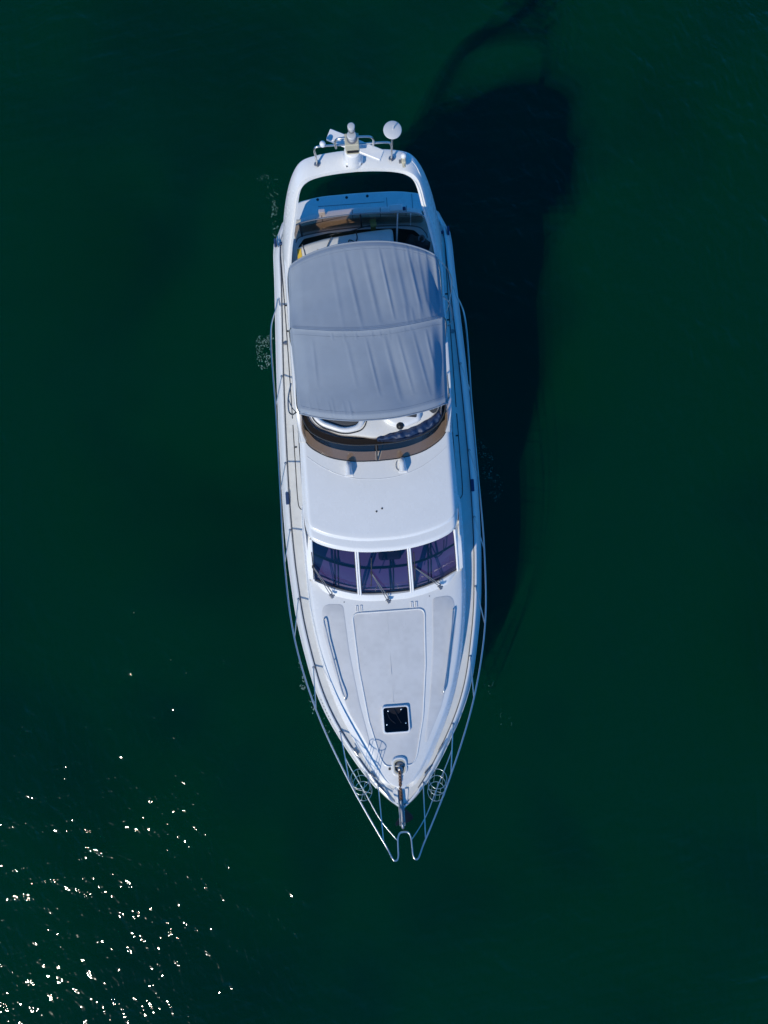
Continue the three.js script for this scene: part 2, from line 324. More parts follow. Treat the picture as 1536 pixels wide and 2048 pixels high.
{ // square smoked hatch over the forward cabin
  const hz = 4.59, y = coachH(0, hz), h = grp('foredeck_hatch', yacht, 'square smoked hatch with rounded pale frame');
  const o1 = roundPoly([[-0.30, hz - 0.305], [0.30, hz - 0.305], [0.30, hz + 0.305], [-0.30, hz + 0.305]], 0.07, 6);
  const rows = (d, yy) => dense(o1).map(([x, z]) => { const k = 1 - d / 0.3; return [x * k, yy, hz + (z - hz) * k]; });
  part('frame', loft([rows(0, y - 0.05), rows(0, y + 0.045), rows(0.008, y + 0.056), rows(0.03, y + 0.058), rows(0.034, y + 0.045), rows(0.036, y - 0.03)], true, 0.5), M.white, h);
  part('well', domed(o1.map(([x, z]) => [x * 0.9, hz + (z - hz) * 0.9]), [[0, 0], [0.02, 0.002]], () => y + 0.004, 2), M.black, h);
  part('lid', domed(o1.map(([x, z]) => [x * 0.885, hz + (z - hz) * 0.885]), [[0, 0], [0.01, 0.004]], () => y + 0.045, 2), M.acrylic, h);
  part('strut', tube([[-0.19, y + 0.02, hz - 0.17], [-0.13, y + 0.025, hz - 0.02], [-0.02, y + 0.02, hz + 0.09]], 0.012, 6), M.plastic, h);
  part('strut', tube([[-0.03, y + 0.02, hz - 0.22], [0.04, y + 0.025, hz - 0.06], [0.11, y + 0.02, hz + 0.09]], 0.012, 6), M.plastic, h);
  for (const [x, z] of [[-0.16, -0.2], [0.13, -0.22], [-0.21, 0.1], [0.21, 0.09]]) part('catch', lathe([[0, 0.012], [0.014, 0.01], [0.018, 0]], x, y + 0.049, hz + z, 12), M.steel, h);
}
for (const sd of [-1, 1]) { // grab rails on the foredeck
  const h = grp('grab_rail', yacht), pts = [[1.435, 2.27], [1.43, 2.29], [1.36, 2.75], [1.275, 3.2], [1.19, 3.65], [1.09, 4.08], [1.085, 4.1]];
  const P3 = pts.map(([x, z], i) => [sd * x, coachH(x, z) + (i === 0 || i === 6 ? -0.02 : 0.075), z]);
  part('rail', tube(P3, 0.016, 8), M.steel, h);
  part('foot', rod([sd * 1.275, coachH(1.275, 3.2), 3.2], [sd * 1.275, coachH(1.275, 3.2) + 0.075, 3.2], 0.012), M.steel, h);
}

// ---------------------------------------------------------------- cabin
{
  for (const sd of [-1, 1]) { // cabin sides with a dark window band
    const rows = [];
    for (let i = 0; i <= 40; i++) {
      const s = lerp(-5.6, 1.42, i / 40), th = s < 0.42 ? 3.06 : lerp(2.99, 2.14, (s - 0.42) / 1.0), tx = s < 0.3 ? 1.615 : lerp(1.6, 1.67, (s - 0.3) / 1.1), b = deckH(s) - 0.03;
      const fw = 0.05 * smooth(0.2, 1.3, s); rows.push([[sd * (1.745 + fw), b, s], [sd * (1.735 + fw), b + 0.06, s], [sd * (1.68 + fw), lerp(b, th, 0.35), s], [sd * (lerp(1.68, tx, 0.75) - 0.012 + fw * 0.3), lerp(b, th, 0.8), s], [sd * tx, th, s]]);
    }
    const c = grp('cabin_side', yacht);
    part('wall', loft(rows, false, 0.6), M.gel, c);
    part('side_window', loft(rows.slice(8, 34).map((r) => [[r[2][0] + sd * 0.004, r[2][1] + 0.12, r[2][2]], [r[3][0] + sd * 0.006, r[3][1] - 0.02, r[3][2]]]), false, 3.1), M.black, c);
  }
  // roof over the wheelhouse with its rounded front brow
  const F = [[0, 0.82], [0.3, 0.815], [0.66, 0.775], [1.03, 0.69], [1.3, 0.59], [1.46, 0.49], [1.56, 0.36], [1.61, 0.2], [1.625, 0.0], [1.62, -0.25]];
  const A = [[0, -1.25], [0.3, -1.26], [0.62, -1.30], [0.95, -1.40], [1.2, -1.54], [1.33, -1.68], [1.41, -1.82], [1.46, -1.98], [1.50, -2.15], [1.565, -2.3]];
  const fx = table(F.map((p, i) => [i, p[0]])), fz = table(F.map((p, i) => [i, p[1]])), ax = table(A.map((p, i) => [i, p[0]])), az = table(A.map((p, i) => [i, p[1]]));
  const roofH = (x, z) => 3.33 - 0.055 * (x / 1.6) ** 2 - 0.05 * smooth(-0.6, 0.8, z) - 0.20 * smooth(1.44, 1.66, Math.abs(x)) ** 1.4;
  const bs = [-4, -3, -2, -1, 0, 0.03, 0.06, 0.1, 0.2, 0.235, 0.26, 0.285, 0.31, 0.4, 0.6, 0.8, 1.0, 1.25, 1.5, 1.75, 2.0, 2.1, 2.2];
  const rows = bs.map((b) => {
    const row = [];
    for (let i = -54; i <= 54; i++) {
      const k = Math.abs(i) / 54 * 9, sd = Math.sign(i) || 1, x0 = fx(k), z0 = fz(k), x1 = ax(k), z1 = az(k), L = Math.hypot(x1 - x0, z1 - z0);
      if (b < 0) { const e = roofH(x0, z0) - 0.075, q = [[-4, -0.16, 0.05], [-3, -0.13, 0.02], [-2, -0.10, 0.004], [-1, -0.045, 0]].find((a) => a[0] === b); row.push([sd * x0 * (1 - q[2] / 1.6), e + q[1], z0 - q[2]]); continue; }
      const t = Math.min(1, b / (b > 0.5 ? 2.2 : L)), x = lerp(x0, x1, t), z = lerp(z0, z1, t), fe = 1 - smooth(6.5, 9, k);
      let y = roofH(x, z) - 0.075 * (1 - clamp(b / 0.09)) ** 2 * 1;
      y -= 0.045 * (1 - smooth(0.225, 0.3, b)) * lerp(0.4, 1, fe);
      row.push([sd * x, y, z]);
    }
    return row;
  });
  const roof = grp('wheelhouse_roof', yacht);
  part('roof_shell', loft(rows, false, 0.5), M.gel, roof);
  part('roof_lining', grid(12, 8, (u, v) => { const x = lerp(-1.56, 1.56, u), zf = 0.74 - 0.42 * Math.pow(Math.abs(x) / 1.6, 2.2); return [x, 3.03, lerp(zf, -1.6, v)]; }, 3.1), M.grey, roof);
  for (const [x, z] of [[-0.093, -0.017], [0.024, -0.07]]) part('cable_gland', lathe([[0, 0.012], [0.018, 0.012], [0.02, 0]], x, roofH(x, z) - 0.001, z, 12), M.rubber, roof);
  // moulded line across the roof under the screen
  const ln = []; for (let i = -20; i <= 20; i++) { const x = i / 20 * 1.5; const z = -0.68 - 0.62 * Math.pow(Math.abs(x) / 1.5, 2.3); ln.push([x, roofH(x, z) - 0.0015, z]); }
  part('roof_moulding', tube(ln, 0.007, 6), M.gel, roof);
  // clamshell vents
  for (const x of [-0.598, 0.508]) {
    const z0 = -0.93, y0 = roofH(x, z0) - 0.012, v = grp('clamshell_vent', yacht, 'ribbed white clamshell vent on the cabin roof');
    const rw = (w) => 0.082 * (1 - 0.34 * w) * Math.sqrt(clamp(1 - Math.pow(w, 7))), rh = (w) => 0.215 * (1 - 0.12 * w) * Math.sqrt(clamp(1 - Math.pow(w, 5))), zz = (w) => lerp(0.13, -0.17, w);
    part('shell', grid(42, 16, (u, w) => { const a = u * Math.PI, rib = 1 - 0.05 * Math.pow(Math.abs(Math.cos(u * Math.PI * 9)), 6) * (1 - w * 0.5); return [x + Math.cos(a) * rw(w) * rib, y0 + Math.pow(Math.sin(a), 0.8) * rh(w) * rib, z0 + zz(w)]; }, 0.9), M.white, v);
    part('grille', grid(12, 4, (u, w) => { const a = u * Math.PI; return [x + Math.cos(a) * 0.078 * w, y0 + Math.sin(a) * 0.2 * w, z0 + 0.10]; }, 3.1), M.grey, v);
    part('base', rbox(0.175, 0.02, 0.1, x, y0 + 0.014, z0 + 0.11, 0.01), M.white, v);
  }
  part('vent_wire', tube([[0.40, roofH(0.4, -0.95) + 0.01, -1.02], [0.37, roofH(0.4, -0.9) + 0.03, -0.95], [0.385, roofH(0.4, -0.85) + 0.012, -0.86], [0.43, roofH(0.4, -0.8) + 0.01, -0.82]], 0.007, 6), M.grey, roof);

  // ---- windshield of three panes
  const top = table([[0, 0.79], [0.5, 0.765], [1.03, 0.66], [1.52, 0.45]]), bot = table([[0, 1.82], [0.55, 1.785], [1.12, 1.625], [1.6, 1.39]]);
  const glass = (u, v) => { const x = lerp(u * 1.60, u * 1.52, v), z = lerp(bot(Math.abs(u) * 1.6), top(Math.abs(u) * 1.52), v); return [x, lerp(2.18, 2.98, v) + 0.05 * Math.sin(v * Math.PI), z]; };
  const ws = grp('windshield', yacht, 'three-pane raked windshield with violet tinted glass');
  const cuts = [[-0.975, -0.405], [-0.345, 0.315], [0.375, 0.975]];
  for (const [a, b] of cuts) {
    part('pane', grid(12, 6, (u, v) => glass(lerp(a, b, u), lerp(0.05, 0.97, v)), 3.1), M.purple, ws);
    const rim = []; for (let k = 0; k <= 10; k++) rim.push(glass(lerp(a, b, k / 10), 0.05)); for (let k = 1; k <= 6; k++) rim.push(glass(b, lerp(0.05, 0.97, k / 6))); for (let k = 1; k <= 10; k++) rim.push(glass(lerp(b, a, k / 10), 0.97)); for (let k = 1; k < 6; k++) rim.push(glass(a, lerp(0.97, 0.05, k / 6)));
    part('seal', tube(rim, 0.014, 6, 0.1, true), M.rubber, ws);
  }
  for (const u of [-0.375, 0.345]) part('mullion', [-0.015, 0.015].map((d) => tube([0, 0.25, 0.5, 0.75, 1].map((v) => { const p = glass(u + d, v); return [p[0], p[1] + 0.008, p[2] + 0.008]; }), 0.021, 8)), M.white, ws);
  for (const u of [-0.99, 0.99]) part('corner_post', tube([0, 0.25, 0.5, 0.75, 1].map((v) => { const p = glass(u, v); return [p[0], p[1], p[2]]; }), 0.03, 8), M.white, ws);
  for (const sd of [-1, 1]) part('corner_panel', grid(3, 8, (t, v) => { const p = glass(sd * 0.985, v), w = lerp(1.70, 1.63, v); return [lerp(p[0], sd * w, t), p[1] - 0.015 * t, p[2] - (0.05 + 0.32 * smooth(0.6, 1, v)) * t]; }, 3.1), M.gel, ws);
  { // sill under the glass, from the coachroof up to the panes
    const rows2 = [[0.16, 0], [0.10, 0.03], [0.03, 0.06], [0.0, 0.075], [-0.05, 0.06]].map(([d, q], j) => { const r = []; for (let i = -24; i <= 24; i++) { const u = i / 24, p = glass(u, 0.0), dd = d > 0 ? d * (1 - 0.92 * smooth(0.8, 1, Math.abs(u))) : d, L = 1 + d * 0.35 * (d > 0 ? 1 - smooth(0.8, 1, Math.abs(u)) * 0.6 : 1), X = p[0] * L, Z = p[2] + dd; r.push([X, j === 0 ? coachH(X, Z) - 0.02 : lerp(coachH(X, Z), 2.20, q / 0.075), Z]); } return r; });
    part('sill', loft(rows2, false, 0.9), M.gel, ws);
  }
  // ---- behind the glass: dashboard in two shelves
  const inside = grp('dashboard', yacht, 'grey dashboard seen through the windshield');
  const shelf = (v0, v1, y0, y1) => grid(24, 3, (u, v) => { const U = lerp(-0.99, 0.99, u), x = U * 1.58, d = lerp(v0, v1, v); return [x, lerp(y0, y1, v), bot(Math.abs(x)) - 0.02 - d]; }, 3.1);
  part('front_shelf', shelf(0, 0.55, 2.12, 2.17), M.dash, inside);
  part('shelf_step', shelf(0.552, 0.60, 2.14, 2.10), M.dashdark, inside);
  part('rear_shelf', shelf(0.602, 1.5, 2.11, 2.05), M.dash, inside);
  for (const x of [-1.13, -1.06, 0.08, 0.145, 0.92, 0.985]) part('seam', tube([0.06, 0.3, 0.5, 0.7, 1.0].map((d) => [x + 0.05 * d, (d < 0.55 ? lerp(2.12, 2.17, d / 0.55) : 2.11) + 0.01, bot(Math.abs(x)) - 0.02 - d]), 0.014, 5), M.dashdark, inside);
  const wheel = new THREE.TorusGeometry(0.19, 0.02, 8, 32); wheel.rotateX(-1.1); wheel.translate(0.12, 2.45, 0.72);
  part('steering_wheel', wheel, M.dashdark, inside);
  part('instrument_hood', rbox(0.5, 0.16, 0.22, 0.12, 2.19, 0.95, 0.07), M.dashdark, inside);
  part('cable', tube([[0.98, 2.14, 0.75], [0.99, 2.2, 0.95], [1.12, 2.17, 1.08], [1.28, 2.2, 0.98], [1.33, 2.2, 0.7]], 0.01, 6), M.dashdark, inside);
  part('cabin_floor', grid(2, 2, (u, v) => [lerp(-1.65, 1.65, u), 1.75, lerp(-1.5, 1.2, v)], 3.1), M.brown, inside);
  part('bulkhead', grid(2, 2, (u, v) => [lerp(-1.6, 1.6, u), lerp(1.7, 3.05, v), -1.2], 3.1), M.brown, inside);

  // ---- wipers
  for (const [bx, bz, mx, x0, z0, x1, z1] of [[-1.218, 1.76, -1.545, -1.53, 0.74, -1.575, 1.36], [0.01, 1.96, -0.30, -0.275, 0.95, -0.335, 1.59], [1.165, 1.74, 0.63, 0.625, 0.90, 0.636, 1.52]]) {
    const w = grp('wiper', yacht), on = (x, z) => { const zb = bot(Math.abs(x)), zt = top(Math.abs(x)), v = clamp((zb - z) / (zb - zt)); return lerp(2.18, 2.98, v) + 0.05 * Math.sin(v * Math.PI) + 0.045; };
    const mz = (z0 + z1) / 2 + 0.02;
    part('blade', tube([[x0, on(x0, z0) - 0.012, z0], [mx, on(mx, mz) - 0.012, mz], [x1, on(x1, z1) - 0.012, z1]], 0.011, 6), M.rubber, w);
    part('blade_clip', rbox(0.05, 0.03, 0.07, mx, on(mx, mz), mz, 0.01), M.rubber, w);
    part('arm', [rod([bx - 0.025, 2.25, bz - 0.04], [mx, on(mx, mz) + 0.012, mz], 0.009), rod([bx + 0.025, 2.25, bz - 0.06], [mx + 0.015, on(mx, mz) + 0.012, mz + 0.01], 0.011)], M.grey, w);
    part('spindle', [rbox(0.085, 0.05, 0.11, bx, 2.225, bz, 0.02, 0.5), lathe([[0, 0.06], [0.02, 0.055], [0.024, 0]], bx + 0.05, 2.19, bz - 0.01, 12)], M.dullsteel, w);
  }
}

// ---------------------------------------------------------------- flybridge
{
  const cH = (s) => 3.30 + 0.28 * smooth(-1.75, -2.7, s);
  for (const sd of [-1, 1]) {
    const rows = [];
    for (let i = 0; i <= 36; i++) { const s = lerp(-5.95, -1.55, i / 36), h = cH(s) - 0.42 * smooth(-5.25, -5.8, s), in1 = s > -2.1 ? 0.06 * smooth(-2.1, -1.5, s) : 0; rows.push([[sd * 1.62, 3.0, s], [sd * (1.605 - in1), h - 0.07, s], [sd * (1.59 - in1), h - 0.015, s], [sd * (1.565 - in1), h, s], [sd * (1.50 - in1), h, s], [sd * (1.475 - in1), h - 0.02, s], [sd * (1.45 - in1), 3.08, s]]); }
    const e = rows[0].map(([x, y, z]) => [x, 3.0, z - 0.03]);
    part('flybridge_coaming', loft([e, ...rows], false, 0.6), M.gel, yacht);
  }
  const fo = roundPoly(mir([[0, -6.27], [0.8, -6.22], [1.4, -6.1], [1.6, -5.7], [1.61, -5.0], [1.61, -1.9], [1.3, -1.7], [0.9, -1.5]]).concat([[0, -1.45]]).filter((p, i, a) => i === a.findIndex((q) => q[0] === p[0] && q[1] === p[1])), 0.15, 4);
  const foS = fo.slice().sort((a, b) => Math.atan2(a[0], -(a[1] + 3.8)) - Math.atan2(b[0], -(b[1] + 3.8)));
  part('flybridge_deck', domed(foS, [[0.05, -0.17], [0.0, -0.12], [0, -0.03], [0.03, 0]], () => 3.1, 4, 0.6, [0, -3.8]), M.gel, yacht);
  const al = grp('stern_locker', yacht, 'long white locker along the after edge of the flybridge');
  part('lid', domed(roundPoly([[-1.27, -5.9], [-1.2, -6.13], [-0.75, -6.22], [0, -6.255], [0.75, -6.22], [1.25, -6.13], [1.3, -5.94], [0.7, -6.0], [0, -6.03], [-0.7, -5.99]], 0.04), [[0, (x, z) => 3.09], [0.0, -0.03], [0.012, -0.006], [0.03, 0]], () => 3.38, 2, 0.6, [0, -6.13]), M.gel, al);
  for (const [x, r] of [[-0.78, 0.1], [-0.15, 0.02], [0.42, -0.04], [0.95, -0.1]]) part('lid_seam', rbox(0.014, 0.006, 0.2, x, 3.382, -6.11, 0.002, r), M.grey, al);
  // two small housings on the after edge of the flybridge deck
  part('fairlead_box', rbox(0.14, 0.16, 0.09, -0.765, 3.46, -6.17, 0.025), M.white, yacht, 'small white box on the after edge of the flybridge');
  const lk = grp('locker', yacht, 'low locker on the after edge of the flybridge');
  part('body', rbox(0.27, 0.1, 0.14, 0.74, 3.43, -6.15, 0.02), M.white, lk); part('latch', rbox(0.06, 0.05, 0.06, 0.91, 3.40, -6.15, 0.01), M.navy, lk);

  // front screen of smoked acrylic, leaning aft
  const O = [[0, -1.05], [0.47, -1.075], [0.94, -1.18], [1.31, -1.39], [1.47, -1.60], [1.535, -1.8], [1.555, -2.15]], I = [[0, -1.36], [0.48, -1.385], [0.93, -1.49], [1.25, -1.665], [1.38, -1.83], [1.44, -2.0], [1.47, -2.3]];
  const cx = (T) => { const X = table(T.map((p, i) => [i, p[0]])), Z = table(T.map((p, i) => [i, p[1]])); return (a) => { const k = Math.abs(a) * 6; return [Math.sign(a) * X(k), Z(k)]; }; };
  const fo1 = cx(O), fi1 = cx(I), yO = (x) => 3.335 - 0.055 * (x / 1.6) ** 2 - 0.06 * smooth(1.4, 1.6, Math.abs(x));
  const at = (a, v) => { const p = fo1(a), q = fi1(a); return [lerp(p[0], q[0], v), lerp(yO(p[0]), 3.63, v), lerp(p[1], q[1], v)]; };
  const fs = grp('flybridge_screen', yacht, 'smoked brown wrap-round flybridge windscreen');
  part('pane', grid(24, 4, (u, v) => at(lerp(-0.99, -0.012, u), v), 3.1), M.smoke, fs);
  part('pane', grid(24, 4, (u, v) => at(lerp(0.012, 0.99, u), v), 3.1), M.smoke, fs);
  part('joint', tube([0, 0.33, 0.66, 1].map((v) => at(0, v)), 0.018, 6), M.rubber, fs);
  part('top_trim', tube(Array.from({ length: 41 }, (_, i) => at(lerp(-0.99, 0.99, i / 40), 1)), 0.014, 6), M.rubber, fs);
  part('foot_trim', tube(Array.from({ length: 41 }, (_, i) => at(lerp(-0.99, 0.99, i / 40), 0)), 0.009, 6), M.rubber, fs);
  // black anti-glare ledge between screen and console
  part('glare_ledge', grid(40, 3, (u, v) => { const a = lerp(-0.97, 0.97, u), p = fo1(a), q = fi1(a), t = lerp(0.62, 1.5, v); return [lerp(p[0], q[0], t), 3.285 + 0.02 * v, lerp(p[1], q[1], t)]; }, 3.1), M.black, yacht);
  // console mouldings
  const con = grp('helm_console', yacht, 'white moulded flybridge console with dark wells');
  const conH = (x, z) => 3.53 + 0.02 * Math.cos(x * 2);
  const co = roundPoly([[-1.36, -2.9], [-1.33, -2.0], [-1.18, -1.83], [-0.72, -1.62], [-0.3, -1.56], [0.0, -1.49], [0.3, -1.56], [0.8, -1.66], [1.2, -1.86], [1.36, -2.05], [1.36, -2.9]], 0.1);
  part('console_top', domed(co, [[0, -0.3], [0, -0.05], [0.02, -0.012], [0.05, 0]], conH, 4, 0.6, [0, -2.3]), M.gel, con);
  // round-ended settee to starboard: rolled white rim about a dark seat well
  const seatO = roundPoly([[-1.18, -2.7], [-1.2, -2.03, 0.2], [-1.06, -1.87, 0.2], [-0.62, -1.69, 0.25], [-0.3, -1.75, 0.25], [-0.2, -2.0, 0.2], [-0.2, -2.7]], 0.1, 6);
  part('settee_rim', tube(dense(seatO, 0.18).map(([x, z]) => [x, 3.58, z]), 0.055, 10, 0.5, true), M.white, con);
  part('settee_seat', domed(seatO.map(([x, z]) => [-0.7 + (x + 0.7) * 0.93, -2.2 + (z + 2.2) * 0.93]), [[0, 0], [0.02, 0.012]], () => 3.562, 3), M.darkpad, con);
  part('settee_piping', tube(dense(roundPoly([[-1.25, -2.7], [-1.27, -2.0, 0.2], [-1.08, -1.79, 0.2], [-0.62, -1.61, 0.25], [-0.22, -1.68, 0.3], [-0.12, -2.0, 0.2], [-0.12, -2.7]], 0.1, 6), 0.18).map(([x, z]) => [x, conH(x, z) + 0.004, z]), 0.013, 6, 0.5, true), M.rubber, con);
  // helm pod to port
  const pod = roundPoly([[0.14, -2.6], [0.16, -1.84, 0.15], [0.34, -1.7, 0.12], [0.62, -1.66, 0.1], [0.95, -1.78, 0.1], [1.0, -2.6]], 0.1, 6);
  part('helm_pod', domed(pod, [[0, -0.01], [0.015, 0.06], [0.05, 0.1], [0.1, 0.115]], conH, 3, 0.9, [0.56, -2.1]), M.white, con);
  part('instrument_panel', domed(roundPoly([[0.32, -2.3], [0.36, -1.925], [0.86, -1.835], [0.88, -2.3]], 0.05), [[0, 0.1], [0.01, 0.122]], conH, 2), M.darkpad, con);
  part('compass', [lathe([[0, 0.06], [0.03, 0.055], [0.055, 0.03], [0.06, 0]], 0.505, 3.64, -1.70, 24)], M.black, con);
  part('compass_ring', lathe([[0.055, 0], [0.062, 0.02], [0.072, 0.02], [0.078, 0]], 0.505, 3.638, -1.70, 24), M.darkpad, con);
  part('side_tray', domed(roundPoly([[1.08, -2.02, 0.06], [1.2, -1.9, 0.06], [1.3, -1.99, 0.06], [1.28, -2.16, 0.05], [1.12, -2.2, 0.05]], 0.06), [[0, 0], [0.01, 0.008]], conH, 2), M.darkpad, con);
  part('tray_pad', domed(roundPoly([[1.12, -2.06], [1.2, -1.98], [1.27, -2.06], [1.25, -2.2], [1.14, -2.2]], 0.05), [[0, 0], [0.02, 0.03]], conH, 2), M.white, con);
  part('screen_stay', rod([1.33, 3.4, -1.82], [1.35, 4.0, -2.05], 0.012), M.steel, con);
}
{ // creased dark blue cover thrown along the console under the screen
  const t = thing('canvas_cover', 'creased dark blue canvas cover along the port side of the flybridge console', 'cover');
  const path = [[0.02, -1.47], [0.3, -1.50], [0.6, -1.53], [0.9, -1.60], [1.15, -1.72], [1.33, -1.87], [1.38, -1.98]], X = table(path.map((p, i) => [i, p[0]])), Z = table(path.map((p, i) => [i, p[1]]));
  part('cloth', grid(60, 10, (u, v) => {
    const k = u * 6, w = 0.13 * Math.sin(Math.PI * clamp(u * 0.92 + 0.06)) + 0.01, a = (v - 0.5) * 2, f = 0.018 * Math.sin(u * 47 + v * 3) + 0.014 * Math.sin(u * 81 - v * 5) + 0.01 * Math.sin(u * 23 + v * 9);
    return [X(k) + a * w * 0.25, 3.47 + 0.12 * (1 - a * a) + f * (1 - a * a * 0.6), Z(k) + a * w];
  }, 3.1), M.navy, t);
}
{ // radar arch: each leg sweeps up and aft from the coaming
  const st = [ // forward/upper edge, after/lower edge
    [[1.52, 3.56, -4.35], [1.615, 3.3, -4.35]], [[1.53, 3.64, -4.95], [1.635, 3.3, -4.95]], [[1.45, 3.93, -5.33], [1.64, 3.44, -5.5]], [[1.29, 4.3, -5.78], [1.515, 3.87, -6.03]], [[1.19, 4.58, -6.08], [1.375, 4.27, -6.33]],
    [[1.10, 4.72, -6.2], [1.22, 4.58, -6.53]], [[0.95, 4.80, -6.27], [1.03, 4.79, -6.65]], [[0.70, 4.83, -6.32], [0.75, 4.87, -6.70]], [[0.35, 4.86, -6.345], [0.37, 4.91, -6.725]], [[0, 4.87, -6.355], [0, 4.92, -6.735]]];
  const fn = [0, 1, 2].map((c) => [0, 1].map((e) => table(st.map((q, i) => [i, q[e][c]]))));
  const rows = [];
  const n = 40, full = [];
  for (let i = 0; i <= n; i++) full.push([i / n * 9, 1]); for (let i = n - 1; i >= 0; i--) full.push([i / n * 9, -1]);
  const pt = (k, sd) => [0, 1].map((e) => V(sd * fn[0][e](k), fn[1][e](k), fn[2][e](k)));
  full.forEach(([k, sd], i) => {
    const [a, b] = pt(k, sd), [a1, b1] = pt(...full[Math.min(full.length - 1, i + 1)]), [a0, b0] = pt(...full[Math.max(0, i - 1)]);
    const along = a1.clone().add(b1).sub(a0).sub(b0), ch = b.clone().sub(a), nrm = along.clone().cross(ch).normalize();
    if (nrm.dot(V(-a.x, -4, 0)) > 0 && false) nrm.negate();
    const out = nrm, chn = ch.clone().normalize(), L = ch.length(), th = lerp(0.085, 0.14, smooth(3.5, 6, k)), r = Math.min(0.05, L * 0.3), row = [];
    const q = [[r * 0.3, -r], [r * 0.0, -r * 1.6], [0, -th + r], [r, -th], [L - r, -th], [L, -th + r], [L, -r], [L - r * 0.3, -r * 0.3], [L - r, 0], [L * 0.5, 0.012], [r, 0], [r * 0.55, -r * 0.12]];
    const sgn = out.y >= 0 ? 1 : -1;
    for (const [c, h] of q) row.push(a.clone().addScaledVector(chn, c).addScaledVector(out, h * sgn).toArray());
    rows.push(row);
  });
  const arch = grp('radar_arch', yacht);
  part('arch_shell', loft(rows, true, 0.75), M.gel, arch);
  part('arch_moulding', tube([[1.04, 4.865, -6.46], [1.12, 4.76, -6.4], [1.2, 4.6, -6.29], [1.27, 4.43, -6.15]], 0.008, 6), M.white, arch);

  // stainless gantry over the arch
  const gt = grp('antenna_gantry', yacht);
  part('tube', tube([[-0.72, 4.9, -6.52], [-0.72, 5.2, -6.53], [-0.72, 5.44, -6.54], [-0.68, 5.5, -6.545], [-0.6, 5.51, -6.55], [-0.3, 5.51, -6.55], [0.1, 5.51, -6.54], [0.5, 5.53, -6.53], [0.62, 5.5, -6.53], [0.66, 5.4, -6.52]], 0.02, 8, 0.5), M.steel, gt);
  part('tube', rod([0.663, 4.94, -6.512], [0.667, 5.98, -6.51], 0.018), M.steel, gt);
  part('tube', tube([[-0.33, 5.5, -6.5], [-0.335, 5.72, -6.5], [-0.29, 5.83, -6.5], [-0.15, 5.86, -6.5], [0.15, 5.86, -6.5], [0.29, 5.83, -6.5], [0.335, 5.72, -6.5], [0.33, 5.5, -6.5]], 0.02, 8), M.steel, gt);
  for (const [x, y] of [[-0.72, 4.885], [0.663, 4.9]]) part('foot_flange', lathe([[0, 0.02], [0.05, 0.018], [0.055, 0]], x, y, -6.515, 20), M.dullsteel, gt);
  // rotating bar radar
  const rd = grp('radar_scanner', yacht, 'white open-array radar with long bar on a pedestal');
  part('pedestal', lathe([[0, 0.42], [0.12, 0.42], [0.15, 0.38], [0.15, 0.2], [0.185, 0.14], [0.19, 0.0]].reverse(), -0.045, 4.88, -6.55, 32), M.white, rd);
  part('gearbox', rbox(0.32, 0.14, 0.26, -0.045, 4.98, -6.52, 0.06), M.white, rd);
  part('clip', [rbox(0.03, 0.05, 0.03, -0.17, 4.98, -6.40, 0.006), rbox(0.03, 0.05, 0.03, 0.10, 4.98, -6.42, 0.006)], M.grey, rd);
  part('antenna_bar', rbox(1.04, 0.075, 0.205, 0.013, 5.4, -6.575, 0.018, -0.45), M.white, rd);
  // light mast
  const lm = grp('light_mast', yacht, 'beige box with two stacked all-round lamps');
  part('mast_box', rbox(0.25, 0.28, 0.22, -0.04, 5.74, -6.46, 0.02), M.beige, lm);
  part('box_opening', rbox(0.2, 0.07, 0.02, -0.035, 5.66, -6.345, 0.006), M.black, lm);
  part('box_lip', rbox(0.23, 0.02, 0.035, -0.035, 5.605, -6.345, 0.006), M.beige, lm);
  part('lamp', [lathe([[0.06, 0], [0.06, 0.02], [0.055, 0.03], [0.06, 0.10], [0.08, 0.112], [0.08, 0.165], [0.065, 0.178], [0, 0.18]], -0.035, 5.87, -6.46, 24)], M.lens, lm);
  part('lamp_base', lathe([[0.09, 0], [0.09, 0.03], [0, 0.031]], -0.035, 5.86, -6.46, 24), M.grey, lm);
  part('mast_tube', rod([-0.03, 6.0, -6.5], [-0.03, 6.12, -6.51], 0.022), M.grey, lm);
  part('lamp', [lathe([[0.045, 0], [0.045, 0.07], [0.062, 0.08], [0.064, 0.14], [0.05, 0.152], [0, 0.154]], -0.03, 6.1, -6.51, 24)], M.lens, lm);
  part('lamp_base', lathe([[0.06, 0], [0.06, 0.02], [0, 0.021]], -0.03, 6.09, -6.51, 24), M.grey, lm);
  // round flat antenna on the right pole
  const ds = grp('disc_antenna', yacht, 'pale round disc antenna on a steel pole');
  part('disc', lathe([[0, -0.03], [0.1, -0.03], [0.155, -0.012], [0.158, 0.004], [0.15, 0.012], [0.1, 0.026], [0.05, 0.032], [0, 0.034]], 0.67, 6.0, -6.51, 40), M.plastic, ds);
  part('spike', rod([0.68, 6.03, -6.51], [0.685, 6.16, -6.515], 0.009), M.plastic, ds);
  // little dome on the left corner
  const dm = grp('gps_dome', yacht, 'small white mushroom antenna on the gantry');
  part('dome', lathe([[0.05, 0], [0.055, 0.03], [0.045, 0.065], [0.02, 0.082], [0, 0.085]], -0.56, 5.56, -6.55, 20), M.white, dm);
  part('stem', rod([-0.56, 5.5, -6.55], [-0.56, 5.57, -6.55], 0.025), M.dullsteel, dm);
  // horn on the right of the arch
  const hn = grp('horn', yacht, 'small white and yellowed horn on the arch');
  part('trumpet', [rbox(0.085, 0.11, 0.13, 0.885, 4.95, -6.44, 0.03), rod([0.885, 4.93, -6.4], [0.885, 4.93, -6.33], 0.03, 12)], M.beige, hn);
